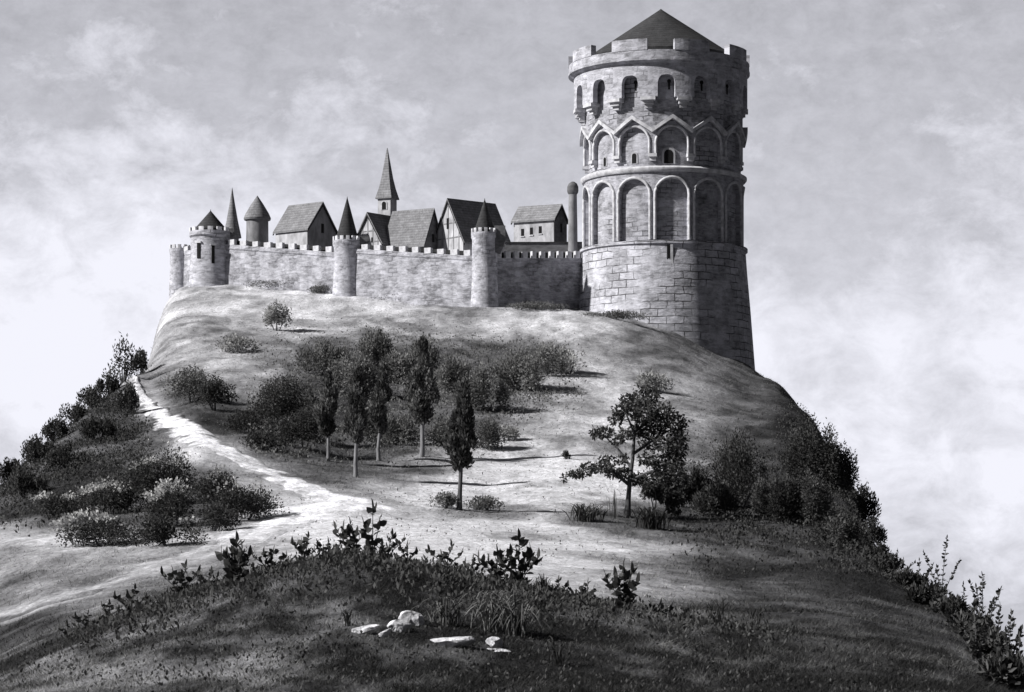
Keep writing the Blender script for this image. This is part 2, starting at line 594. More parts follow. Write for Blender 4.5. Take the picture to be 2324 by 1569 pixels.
# ----------------------------------------------------------------- ground
def make_ground():
    pxs = np.concatenate([np.linspace(-4000, -420, 26), np.linspace(-400, -55, 20), np.arange(-50, 2376, 4.0),
                          np.linspace(2385, 2790, 24), np.linspace(2850, 6400, 26)])
    Ys = np.concatenate([np.linspace(6, 54, 14), 57.0 * (430 / 57.0) ** np.linspace(0, 1, 620), np.linspace(440, 560, 22),
                         np.linspace(620, 5200, 24)])
    PXg, Yg = np.meshgrid(pxs, Ys)
    X = (PXg - CX) / F * Yg
    Z = H(X, Yg)
    T = cover_albedo(cover(X, Yg))
    V = np.stack([X.ravel(), Yg.ravel(), Z.ravel()], 1)
    nr, nc = PXg.shape
    i = np.arange(nr - 1)[:, None] * nc + np.arange(nc - 1)[None, :]
    i = i.ravel()
    Fc = np.stack([i, i + 1, i + nc + 1, i + nc], 1)
    o = np_mesh('hill', V, Fc, M['ground'], tone=T.ravel())
    o.data.polygons.foreach_set('use_smooth', np.ones(len(Fc), dtype=bool))
    set_props(o, 'castle hill of pale turf with darker grass in front', 'hill', kind='structure')


def catmull(P, n):
    P = [Vector(p) for p in P]
    P = [P[0] * 2 - P[1]] + P + [P[-1] * 2 - P[-2]]
    out = []
    for i in range(1, len(P) - 2):
        for k in range(n):
            t = k / n
            a, b, c, d = P[i - 1], P[i], P[i + 1], P[i + 2]
            out.append(.5 * ((2 * b) + (c - a) * t + (2 * a - 5 * b + 4 * c - d) * t * t + (3 * b - a - 3 * c + d) * t ** 3))
    out.append(P[-2])
    return out


def make_path():
    spec = [(-150, 1430, 1.6), (60, 1385, 1.6), (250, 1330, 1.7), (400, 1285, 1.8), (540, 1232, 1.8), (660, 1184, 2.6), (790, 1142, 4.2),
            (715, 1120, 1.6), (645, 1086, 1.6), (555, 1045, 1.9), (470, 1002, 2.0), (400, 966, 1.9), (352, 932, 1.4), (326, 902, .8),
            (312, 872, .5), (302, 850, .4)]
    P = []
    for (a, b, w) in spec:
        q = ground(a, b, 80, 235)
        P.append((q.x, q.y, w))
    C = catmull(P, 22)
    nw = 33
    V, Fc = [], []
    for i, c in enumerate(C):
        d = C[min(i + 1, len(C) - 1)] - C[max(i - 1, 0)]
        nrm = Vector((-d.y, d.x, 0))
        nrm.normalize()
        wl = c.z * (1 + .9 * float(fbm(np.array([i * .23]), np.array([1.0]), 5, 3)[0]))
        wr = c.z * (1 + .9 * float(fbm(np.array([i * .23]), np.array([50.0]), 6, 3)[0]))
        for k in range(nw):
            s = k / (nw - 1) * 2 - 1
            off = s * (wl if s < 0 else wr)
            V.append((c.x + nrm.x * off, c.y + nrm.y * off, .10 - .24 * abs(s) ** 5))
    V = np.array(V)
    V[:, 2] += H(V[:, 0], V[:, 1]) + .14 * fbm(V[:, 0] / 1.1, V[:, 1] / 1.6, 61, 3)
    nr = len(C)
    i = (np.arange(nr - 1)[:, None] * nw + np.arange(nw - 1)[None, :]).ravel()
    Fc = np.stack([i, i + 1, i + nw + 1, i + nw], 1)
    sv = np.tile(np.abs(np.linspace(-1, 1, nw)), nr)
    rag = fbm(V[:, 0] / .9, V[:, 1] / 1.4, 67, 4)
    e = np.clip((sv + rag * 1.5 - .25) / .6, 0, 1)
    e = e * e * (3 - 2 * e)
    worn = .98 * (1 + 1.1 * fbm(V[:, 0] / .6, V[:, 1] / 2.2, 68, 4))
    worn = worn * np.repeat(.42 + .58 * np.clip((np.arange(nr) / nr - .22) / .12, 0, 1), nw)
    tone = worn * (1 - e) + cover_albedo(cover(V[:, 0], V[:, 1]) * .9 + .1) * e
    o = np_mesh('path', V, Fc, M['ground'], tone=tone)
    o.data.polygons.foreach_set('use_smooth', np.ones(len(Fc), dtype=bool))
    set_props(o, 'pale chalk track winding up the left of the hill', 'path', kind='structure')
    return np.array([(c.x, c.y) for c in C])


PATHC = make_path()
make_ground()


def on_path(x, y, w=2.0):
    d = np.full(len(x), 1e9)
    for (a, b) in PATHC[::3]:
        d = np.minimum(d, (x - a) ** 2 + (y - b) ** 2)
    return d < w * w


# ----------------------------------------------------------------- great tower
TC = at(1506, 0, 342)
TOW = empty('great_tower', (TC.x, TC.y, 0), 'huge round stone tower with blind arcades and low conical roof', 'tower')
BAY = 2 * PI / 13
PIER0 = math.radians(-11.0)


def bay_arch(z0, crown, ztop, a, ri, ro, pier_lo=None):
    """one bay centred on angle 0: wall with a round-headed opening"""
    mb = MB()
    p = BAY / 2
    half = a * ro
    spring = crown - half
    n = 22
    th = [-a + 2 * a * i / n for i in range(n + 1)]
    lo = [spring + half * math.sqrt(max(0, 1 - (t / a) ** 2)) for t in th]
    mb.arcsolid(th, lo, [ztop] * (n + 1), ri, ro)
    lo2 = z0 if pier_lo is None else pier_lo
    for s in (-1, 1):
        e = [s * a + s * (p - a) * i / 3 for i in range(4)]
        if s < 0:
            e = e[::-1]
        mb.arcsolid(e, [lo2] * 4, [ztop] * 4, ri, ro)
    return mb, spring, half


def rib_path(z0, spring, half, a, r, grow=0.0):
    pts = []
    aa = a + grow / r
    hh = half + grow
    for k in range(4):
        z = z0 + (spring - z0) * k / 4
        pts.append((r * math.sin(-aa), -r * math.cos(aa), z))
    for k in range(21):
        u = -1 + k / 10
        ang = PI * (1 - k / 20)
        t = aa * math.cos(ang)
        pts.append((r * math.sin(t), -r * math.cos(t), spring + hh * math.sin(ang)))
    for k in range(4):
        z = spring - (spring - z0) * (k + 1) / 4
        pts.append((r * math.sin(aa), -r * math.cos(aa), z))
    return pts


def copies(proto, angs):
    out = [proto]
    proto.rotation_euler[2] = angs[0]
    for a in angs[1:]:
        c = proto.copy()
        COL.objects.link(c)
        c.rotation_euler[2] = a
        c.parent = proto.parent
        out.append(c)
    return out


def build_tower():
    base = MB().lathe([(12.6, 16), (11.9, 25), (11.2, 34), (10.75, 39), (10.6, 41.3), (10.85, 41.4), (10.85, 41.75), (9.7, 41.85)], 96)
    base.build('battered_base', M['tower_base'], TOW, 40)
    core = MB().lathe([(9.7, 41.8), (9.7, 58.2), (10.2, 58.2), (10.2, 64.0)], 96)
    core.build('shaft_wall', M['tower_wall'], TOW, 40)
    bays = [PIER0 + BAY * (i + .5) for i in range(13)]
    piers = [PIER0 + BAY * i for i in range(13)]
    # lower arcade
    a = math.radians(11.4)
    mb, sp, hf = bay_arch(41.9, 49.6, 50.4, a, 9.6, 10.3)
    ar = mb.build('blind_arch', M['tower_wall'], TOW)
    rings = copies(ar, bays)
    rib = MB().tube(rib_path(41.9, sp, hf, a, 10.33, .12), .2, 8)
    r0 = rib.build('arch_moulding', M['tower_trim'], TOW, 60)
    copies(r0, bays)
    MB().lathe([(9.7, 50.35), (10.55, 50.4), (10.75, 50.65), (10.75, 50.9), (10.3, 51.15), (9.7, 51.2)], 96, False).build('string_course', M['tower_trim'], TOW, 40)
    # upper arcade under gabled hoods
    a2 = math.radians(11.0)
    mb, sp, hf = bay_arch(52.7, 56.1, 59.5, a2, 9.6, 10.2)
    u = mb.build('gabled_niche', M['tower_wall'], TOW)
    copies(u, bays)
    p = BAY / 2
    th = [-p + BAY * i / 24 for i in range(25)]
    gl = [57.55 - 1.75 * abs(t) / p for t in th]
    hood = MB().arcsolid(th, [z - .5 for z in gl], [z for z in gl], 10.1, 10.85)
    h = hood.build('gabled_hood', M['tower_trim'], TOW)
    copies(h, bays)
    rib = MB().tube(rib_path(52.7, sp, hf, a2, 10.23, .1), .17, 8)
    r1 = rib.build('niche_moulding', M['tower_trim'], TOW, 60)
    copies(r1, bays)
    w = .048
    cb = MB()
    for (w_, z0, z1, ro) in ((.052, 52.3, 52.7, 10.5), (.04, 51.85, 52.3, 10.2)):
        cb.arcsolid([-w_, 0, w_], [z0] * 3, [z1] * 3, 9.6, ro)
    c0 = cb.build('pier_corbel', M['tower_trim'], TOW)
    copies(c0, piers)
    # windows in the upper niches
    for (deg, z0, wd, hh) in ((-53, 51.7, .5, 1.1), (-25.5, 51.6, .62, 1.25), (.4, 51.45, 1.15, 1.75)):
        t = math.radians(deg)
        hw = wd / 2
        poly = [(-hw, 0), (hw, 0)] + [(hw * math.cos(q), hh - hw + hw * math.sin(q)) for q in [PI * i / 8 for i in range(9)]]
        big = [(x * 1.45, z * 1.18) for x, z in poly]
        f = MB().prism(big, 9.6, 9.78, lambda x, z, d: (x, -d, z0 + z)).build('window_surround', M['plaster'], TOW)
        f.rotation_euler[2] = t
        v = MB().prism(poly, 9.6, 9.80, lambda x, z, d: (x, -d, z0 + .05 + z)).build('window', M['void'], f)
    # slit in the base
    s = MB().box(-.42, .02, -10.72, -10.4, 38.6, 41.2).build('slit_window', M['void'], TOW)
    s.rotation_euler[2] = math.radians(1.2)
    s = MB().box(.02, .34, -10.76, -10.4, 38.6, 41.25).build('slit_jamb', M['tower_trim'], s)
    # gallery
    gb = 2 * PI / 15
    gang = [math.radians(.6) + gb * i for i in range(15)]
    gx = -.4
    ro, ri, a3 = 11.2, 10.45, math.radians(5.6)
    mb = MB()
    half = a3 * ro
    n = 16
    th = [-a3 + 2 * a3 * i / n for i in range(n + 1)]
    lo = [61.4 + .95 * half * math.sqrt(max(0, 1 - (abs(t) / a3) ** 3)) for t in th]
    mb.arcsolid(th, lo, [64.0] * (n + 1), ri, ro)
    for sg in (-1, 1):
        e = sorted([sg * (a3 + (gb / 2 - a3) * i / 3) for i in range(4)])
        mb.arcsolid(e, [59.7] * 4, [64.0] * 4, ri, ro)
    ga = mb.build('gallery_arch', M['parapet'], TOW)
    for o in copies(ga, gang):
        o.location.x = gx
    cb = MB()
    for (w_, z0, z1, ro_) in ((.085, 59.3, 59.7, 11.3), (.06, 58.85, 59.3, 10.95), (.042, 58.4, 58.85, 10.6)):
        cb.arcsolid([-w_, -w_ / 2, 0, w_ / 2, w_], [z0] * 5, [z1] * 5, 9.9, ro_)
    c1 = cb.build('gallery_corbel', M['tower_trim'], TOW)
    for o in copies(c1, [x + gb / 2 for x in gang]):
        o.location.x = gx
    sl = MB()
    sl.box(-.13, .13, -10.24, -10.0, 60.7, 61.6)
    sl.prism([(.26 * math.cos(q * PI / 5), .26 * math.sin(q * PI / 5)) for q in range(10)], 10.0, 10.25, lambda x, z, d: (x, -d, 61.75 + z))
    s0 = sl.build('arrow_slit', M['void'], TOW)
    copies(s0, gang)
    # cornice, parapet, battlements
    px_ = -.6
    cn = MB().lathe([(10.4, 63.85), (11.25, 63.9), (11.72, 64.2), (11.72, 64.5), (10.4, 64.6)], 96).build('cornice', M['parapet'], TOW, 40)
    cn.location.x = px_
    pp = MB().lathe([(11.65, 64.45), (11.65, 65.5), (10.85, 65.5), (10.85, 64.45)], 96, False).build('parapet', M['parapet'], TOW, 40)
    pp.location.x = px_
    mw = math.radians(11.6)
    ths = [-mw + 2 * mw * i / 8 for i in range(9)]
    jag = [66.85 + .06 * math.sin(7 * t * 9) for t in ths]
    ml = MB().arcsolid(ths, [65.45] * 9, jag, 10.85, 11.7).build('merlon', M['parapet'], TOW)
    for o in copies(ml, [math.radians(-22 + 40 * i) for i in range(9)]):
        o.location.x = px_
    rf = MB().lathe([(9.0, 64.4), (9.0, 66.0), (9.9, 65.9), (9.9, 66.25), (.25, 72.8), (.02, 73.0)], 72).build('conical_roof', M['roof'], TOW, 30)
    rf.location.x = -.35


build_tower()

# ----------------------------------------------------------------- curtain wall and its round towers
def merlon_ring(parent, r, z0, h, n, thick, mat, off=0.0, frac=.55):
    w = PI / n * frac
    o = MB().arcsolid([-w, -w / 2, 0, w / 2, w], [z0] * 5, [z0 + h] * 5, r - thick, r).build('merlon', mat, parent)
    copies(o, [off + 2 * PI * i / n for i in range(n)])


def round_tower(px, Y, r_px, py_base, py_top, roof, label, windows=(), hood=None, nm=14, name='round_tower'):
    s = Y / F
    c = at(px, py_base, Y)
    T = empty(name, (c.x, c.y, c.z), label, 'tower', 'round towers of the curtain wall')
    r = r_px * s
    h = (py_base - py_top) * s
    mh = .5
    prof = [(r * 1.12, -4.5), (r * 1.05, 0), (r * .97, h * .35), (r * .95, h - 1.35), (r * 1.03, h - 1.1), (r * 1.03, h - mh), (r * .8, h - mh)]
    MB().lathe(prof, 48).build('wall', M['turret'], T, 40)
    merlon_ring(T, r * 1.03, h - mh - .02, mh + .02, nm, .3, M['merlon'], .1)
    if roof:
        apex, pyb, rr = roof
        za = (py_base - apex) * s
        zb = (py_base - pyb) * s
        R = rr * s
        MB().lathe([(R * .92, h - mh - .1), (R * .92, zb), (R, zb - .05), (R, zb + .05), (.06, za - .25), (.015, za)], 36).build('conical_roof', M['roof'], T, 30)
    for (wx, wy, ww, wh) in windows:
        t = math.asin(max(-.95, min(.95, (wx - px) / r_px)))
        z = (py_base - wy) * s
        w = MB().box(-ww * s / 2, ww * s / 2, -r * 1.0, -r * .8, z - wh * s, z).build('slit_window', M['void'], T)
        w.rotation_euler[2] = t
        l = MB().box(-ww * s * .9, ww * s * .9, -r * 1.03, -r * .8, z + .02, z + .25).build('lintel', M['merlon'], w)
    if hood:
        x0, x1, y0, y1 = hood
        a0, a1 = (x0 - px) * s, (x1 - px) * s
        z0, z1 = (py_base - y1) * s, (py_base - y0) * s
        mb = MB()
        d = .9
        v = [(a0, -d, z0), (a1 - (a1 - a0) * .45, -d * .7, z0), (a1 - (a1 - a0) * .45, d * .7, z0), (a0, d, z0),
             (a0, -d, z0 + (z1 - z0) * .45), (a1, -d, z0 + (z1 - z0) * .45), (a1, d, z0 + (z1 - z0) * .45), (a0, d, z0 + (z1 - z0) * .45),
             (a0, -d, z1), (a1, -d, z1), (a1, d, z1), (a0, d, z1)]
        f = [(0, 3, 2, 1), (0, 1, 5, 4), (1, 2, 6, 5), (2, 3, 7, 6), (3, 0, 4, 7), (4, 5, 9, 8), (5, 6, 10, 9), (6, 7, 11, 10), (7, 4, 8, 11), (8, 9, 10, 11)]
        mb.add(v, f).build('corbelled_box', M['shade_wall'], T)
    return T


round_tower(478, 360, 47, 648, 518, (474, 522, 38), 'widest round tower, dark cone roof, two tall slits, at the left end of the wall',
            [(455, 556, 8, 34), (489, 562, 7, 40)], (512, 533, 519, 540))
round_tower(788, 346, 32, 668, 537, (445, 536, 24), 'slim round tower with tall cone roof left of the church', [], (812, 838, 537, 556))
round_tower(1100, 334, 30, 692, 519, (449, 522, 23), 'slim round tower with steep cone roof standing before the half-timbered house', [], (1122, 1147, 513, 574))
round_tower(408, 369, 23, 648, 556, None, 'low roofless turret behind the leftmost big round tower', [], None, 10)


def curtain(p0, p1, tops, n_gap, label, mer_px, hbase=7.0):
    """p0/p1 = (px, Y); tops = py of the merlon tops at both ends"""
    a = at(p0[0], tops[0], p0[1])
    b = at(p1[0], tops[1], p1[1])
    d = Vector((b.x - a.x, b.y - a.y, 0))
    L = d.length
    ang = math.atan2(d.y, d.x)
    W = empty('curtain_wall', (a.x, a.y, a.z), label, 'wall', 'stretches of castle wall between the towers', ang)
    dz = b.z - a.z
    mh = mer_px * p0[1] / F
    th = 1.3

    def zt(x):
        return dz * x / L
    n = 24
    vs, fs = [], []
    for i in range(n + 1):
        x = L * i / n
        sag = .12 * math.sin(i * 1.7)
        z = zt(x) - mh
        vs += [(x, -.12, z - .55), (x, -.12, z), (x, th, z), (x, th, z - hbase - 5), (x, -.55, z - hbase - 5), (x, 0.0, z - .7)]
    for i in range(n):
        p, q = 6 * i, 6 * i + 6
        for k in range(6):
            k2 = (k + 1) % 6
            fs.append((p + k, q + k, q + k2, p + k2))
    fs += [(0, 1, 2, 3, 4, 5), tuple(6 * n + k for k in (5, 4, 3, 2, 1, 0))]
    MB().add(vs, fs).build('wall', M['wall'], W)
    pitch = L / (n_gap + .0)
    mw = pitch * .50
    for i in range(n_gap + 1):
        x = pitch * i + random.uniform(-.06, .06)
        m_ = mw * random.uniform(.9, 1.12)
        x0, x1 = max(0, x - m_ / 2), min(L, x + m_ / 2)
        top = mh * random.uniform(.94, 1.06)
        z = zt(x) - mh
        o = MB().box(-(x1 - x0) / 2, (x1 - x0) / 2, -.15, .4, -.04, top).build('merlon', M['merlon'], W)
        o.location = ((x0 + x1) / 2, 0, z)
    bk = MB()
    v = []
    for x in (0, L):
        z = zt(x)
        v += [(x, 1.0, z - mh - .1), (x, 1.18, z - mh - .1), (x, 1.18, z - .02), (x, 1.0, z - .02)]
    bk.add(v, [(0, 1, 2, 3), (7, 6, 5, 4), (0, 4, 5, 1), (1, 5, 6, 2), (2, 6, 7, 3), (3, 7, 4, 0)])
    bk.build('timber_walkway', M['timber'], W)
    return W


curtain((500, 359), (775, 347), (541, 561), 10, 'castle wall left of the two slim round towers, pale at top', 11.5)
curtain((800, 345), (1090, 335), (552, 569), 10, 'castle wall between the two slim round towers, below church', 11.5)
curtain((1112, 334), (1330, 341), (570, 570), 11, 'darker castle wall joining the great tower, with narrow merlons', 15)
curtain((400, 370), (470, 362), (560, 556), 3, 'short castle wall behind the roofless turret', 9)

# ----------------------------------------------------------------- buildings inside
def gabled(parent, px, Y, alpha, L, W, py_eave, py_ridge, wall_m, roof_m, name='', windows=(), gable_m=None, over=.25, base=6.0, gw=(), gend=1, timber=False):
    """a gabled block, ridge along local x, turned by alpha; its end gable has a wall of its own"""
    s = Y / F
    c = at(px, py_eave, Y)
    hr = (py_eave - py_ridge) * s
    E = parent
    loc = Vector((c.x - E.location.x, c.y - E.location.y, c.z - E.location.z))

    def put(mb, nm, m, sm=None, par=None):
        o = mb.build(nm, m, par or E, sm)
        if par is None:
            o.location = loc
            o.rotation_euler[2] = alpha
        return o
    hl, hw = L / 2, W / 2
    put(MB().prism([(-hw, -base), (hw, -base), (hw, 0), (0, hr), (-hw, 0)], -hl, hl, lambda a, b, d: (d, a, b)), 'wall', wall_m)
    if gable_m:
        x = gend * hl
        put(MB().prism([(-hw + .02, -base), (hw - .02, -base), (hw - .02, 0), (0, hr - .03), (-hw + .02, 0)], x, x + gend * .06, lambda a, b, d: (d, a, b)), 'gable_wall', gable_m)
    sl = hr / hw
    t = .22
    roof = MB()
    for sg in (-1, 1):
        e = hw + over
        poly = [(0, hr + .06), (sg * e, hr - sl * e + .06), (sg * e, hr - sl * e + .06 + t), (0, hr + .06 + t * 1.15)]
        roof.prism(poly, -hl - .3, hl + .3, lambda a, b, d: (d, a, b))
    rf = put(roof, 'roof', roof_m)
    # barge boards
    for sx in (-1, 1):
        bb = MB()
        for sg in (-1, 1):
            e = hw + over
            poly = [(0, hr + .04), (sg * e, hr - sl * e + .04), (sg * e, hr - sl * e - .2), (0, hr - .24)]
            bb.prism(poly, sx * (hl + .18), sx * (hl + .31), lambda a, b, d: (d, a, b))
        put(bb, 'barge_board', M['timber'], par=rf)
    for (x, z, w, h) in windows:
        wo_ = put(MB().box(x - w / 2, x + w / 2, -hw - .05, -hw + .1, z, z + h), 'window', M['void'])
        put(MB().box(x - w / 2 - .1, x + w / 2 + .1, -hw - .12, -hw + .1, z - .14, z - .01), 'window_sill', M['merlon'], par=wo_)
    for (y, z, w, h) in gw:
        x = gend * hl
        a, b = sorted((x - gend * .1, x + gend * .12))
        put(MB().box(a, b, y - w / 2, y + w / 2, z, z + h), 'window', M['void'])
    if timber:
        tb = MB()
        x0, x1 = sorted((gend * hl, gend * (hl + .1)))
        for k in range(-2, 3):
            y = k * hw * .36
            tb.box(x0, x1, y - .07, y + .07, -base, hr * (1 - abs(k) * .36) - .1)
        for zf in (.05, .42):
            ww = hw * (1 - zf) - .05
            tb.box(x0 - .002, x1 + .012, -ww, ww, hr * zf - .08, hr * zf + .08)
        put(tb, 'timber_frame', M['timber_grey'])


A = math.radians
h1c = at(697, 545, 372)
h1 = empty('house', (h1c.x, h1c.y, h1c.z), 'house with big shingle roof and dark right gable, beside the pointed turret', 'house')
gabled(h1, 694, 372, A(-38), 6.0, 6.0, 527, 466, M['plaster'], M['roof2'], gable_m=M['plaster2'], gw=((.1, -.3, .5, 1.3),))  # right gable in darker plaster, its shade put into the colour
# church
cc = at(900, 545, 376)
ch = empty('church', (cc.x, cc.y, cc.z), 'church with tall pointed steeple and two gabled roofs', 'church')
gabled(ch, 862, 374, A(52), 5.0, 5.2, 556, 490, M['plaster'], M['roof2'], gable_m=M['plaster'], gend=-1, gw=((.2, -.2, .35, 1.1), (-.8, .1, .3, .7)), timber=True)
gabled(ch, 938, 372, A(-30), 6.4, 5.0, 560, 480, M['plaster2'], M['roof2'], gable_m=M['shade_wall'], gw=((.0, .5, .5, 1.1),))  # right gable coloured dark to stand for its shade


def steeple():
    Y = 384
    s = Y / F
    c = at(879, 485, Y)
    loc = (c.x - ch.location.x, c.y - ch.location.y, c.z - ch.location.z)
    w = 1.02

    def put(mb, nm, m, sm=None):
        o = mb.build(nm, m, ch, sm)
        o.location = loc
        o.rotation_euler[2] = A(-24)
        return o
    zt = 35 * s
    put(MB().box(-w, w, -w, w, -7, zt), 'steeple', M['plaster'])
    r = w * 1.28
    n = 8
    mb = MB()
    za = 150 * s
    sq = [(-r, -r), (0, -r), (r, -r), (r, 0), (r, r), (0, r), (-r, r), (-r, 0)]
    lv = [(1.0, zt - .12), (1.0, zt), (.72, zt + 1.4), (.5, zt + 2.9), (.03, za)]
    vs, fs = [], []
    for (k, z) in lv:
        vs += [(x * k, y * k, z) for x, y in sq]
    for i in range(len(lv) - 1):
        for k in range(8):
            k2 = (k + 1) % 8
            fs.append((i * 8 + k, i * 8 + k2, i * 8 + 8 + k2, i * 8 + 8 + k))
    fs += [tuple(range(7, -1, -1)), tuple(32 + k for k in range(8))]
    put(mb.add(vs, fs), 'spire', M['roof3'])
    hw = .32
    poly = [(-hw, 0), (hw, 0)] + [(hw * math.cos(q), .8 + hw * math.sin(q)) for q in [PI * i / 8 for i in range(9)]]
    put(MB().prism([(x * 1.5, z * 1.2) for x, z in poly], w - .05, w + .07, lambda x, z, d: (x, -d, .5 + z)), 'window_surround', M['merlon'])
    put(MB().prism(poly, w - .05, w + .1, lambda x, z, d: (x, -d, .55 + z)), 'bell_window', M['void'])


steeple()
h3c = at(1070, 545, 370)
h3 = empty('house', (h3c.x, h3c.y, h3c.z), 'tall half-timbered house with pale left gable behind the rightmost slim tower', 'house')
gabled(h3, 1070, 372, A(40), 8.2, 6.6, 550, 460, M['plaster'], M['roof2'], gable_m=M['plaster'], gend=-1, gw=((.1, 1.6, .45, 1.5),), timber=True, over=.5)
h4c = at(1228, 548, 366)
h4 = empty('house', (h4c.x, h4c.y, h4c.z), 'pale house with three small windows and pale roof near the great tower', 'house')
gabled(h4, 1226, 366, A(-26), 6.1, 4.2, 503, 470, M['plaster'], M['roof3'], gable_m=M['shade_wall'],  # gable side painted dark, as turned from the sun
       windows=((-1.7, -2.1, .42, 1.0), (-.35, -2.0, .42, 1.0), (1.0, -1.9, .42, 1.0)), gw=((.2, -1.6, .45, 1.2),), over=.3)
iw = at(1145, 551, 352)
iw2 = at(1322, 549, 352)
INW = empty('inner_wall', (iw.x, iw.y, iw.z), 'low dark inner wall below the pale three-window house', 'wall')
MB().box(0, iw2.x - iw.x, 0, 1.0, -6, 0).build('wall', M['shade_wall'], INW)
MB().box(-.1, iw2.x - iw.x, -.12, 1.1, .003, .16).build('coping', M['timber'], INW)
# slender column turret beside the great tower
cl = at(1300, 565, 352)
CLM = empty('column_turret', (cl.x, cl.y, cl.z), 'slender dark column turret with rounded cap, left of the great tower', 'turret')
s_ = 352 / F
MB().lathe([(11.5 * s_, -4), (10.5 * s_, 3), (9.2 * s_, 125 * s_)], 24).build('shaft', M['plaster2'], CLM, 40)
MB().lathe([(9.2 * s_, 124 * s_), (12 * s_, 128 * s_), (13 * s_, 133 * s_), (12.6 * s_, 142 * s_), (9.5 * s_, 149 * s_), (4 * s_, 153 * s_), (.02, 154 * s_)], 24).build('cap', M['shade_wall'], CLM, 50)
# needle spire and round turret on the left
ns = at(527, 545, 374)
NS = empty('needle_turret', (ns.x, ns.y, ns.z), 'very thin needle spire beside the widest round tower', 'turret')
s_ = 374 / F
MB().lathe([(15 * s_, -5), (15 * s_, 8 * s_)], 24).build('shaft', M['plaster2'], NS, 40)
MB().lathe([(21 * s_, 6 * s_), (20 * s_, 12 * s_), (13 * s_, 45 * s_), (6.5 * s_, 82 * s_), (.02, 120 * s_)], 24).build('spire', M['roof2'], NS, 30)
pt = at(584, 545, 374)
PT = empty('pointed_turret', (pt.x, pt.y, pt.z), 'round turret with overhanging pointed roof, between needle spire and house', 'turret')
MB().lathe([(26 * s_, -6), (25 * s_, 52 * s_)], 32).build('shaft', M['plaster2'], PT, 40)
MB().lathe([(25 * s_, 44 * s_), (30 * s_, 46 * s_), (31 * s_, 50 * s_), (27 * s_, 60 * s_), (14 * s_, 82 * s_), (.02, 102 * s_)], 32).build('pointed_roof', M['roof2'], PT, 30)

# ----------------------------------------------------------------- foliage kit
def unit(v):
    return v / np.maximum(np.linalg.norm(v, axis=1, keepdims=True), 1e-6)


def leaves(name, P, D, L, W, mat, parent, rng, tone_lo=.6, tone_hi=1.6, ct=None):
    n = len(P)
    D = unit(D)
    R = rng.normal(size=(n, 3))
    S = unit(np.cross(D, R))
    L = L * rng.uniform(.6, 1.3, (n, 1))
    W = W * rng.uniform(.6, 1.3, (n, 1))
    A_ = P
    B_ = P + D * L * .45 + S * W * .5
    C_ = P + D * L
    E_ = P + D * L * .45 - S * W * .5
    V = np.stack([A_, B_, C_, E_], 1).reshape(-1, 3)
    Fc = np.arange(4 * n).reshape(n, 4)
    tn = rng.uniform(tone_lo, tone_hi, n)
    if ct is not None:
        tn = tn * ct
    tn = np.repeat(tn, 4)
    return np_mesh(name, V, Fc, mat, parent, tn)


def sphere(n, rng):
    return unit(rng.normal(size=(n, 3)))


def clump_points(clumps, n, rng, inner=.55, jit=.16, tones=False):
    """clumps: array rows (x,y,z,rx,ry,rz) -> points and outward directions"""
    cl = np.array(clumps, float)
    vol = (cl[:, 3] * cl[:, 4] * cl[:, 5]) ** .67
    k = rng.choice(len(cl), n, p=vol / vol.sum())
    u = sphere(n, rng)
    rr = rng.uniform(inner, 1.0, (n, 1)) ** .6 * (1 + jit * rng.normal(size=(n, 1)))
    P = cl[k, :3] + u * rr * cl[k, 3:]
    if tones:
        return P, u, rng.uniform(.5, 1.65, len(cl))[k]
    return P, u


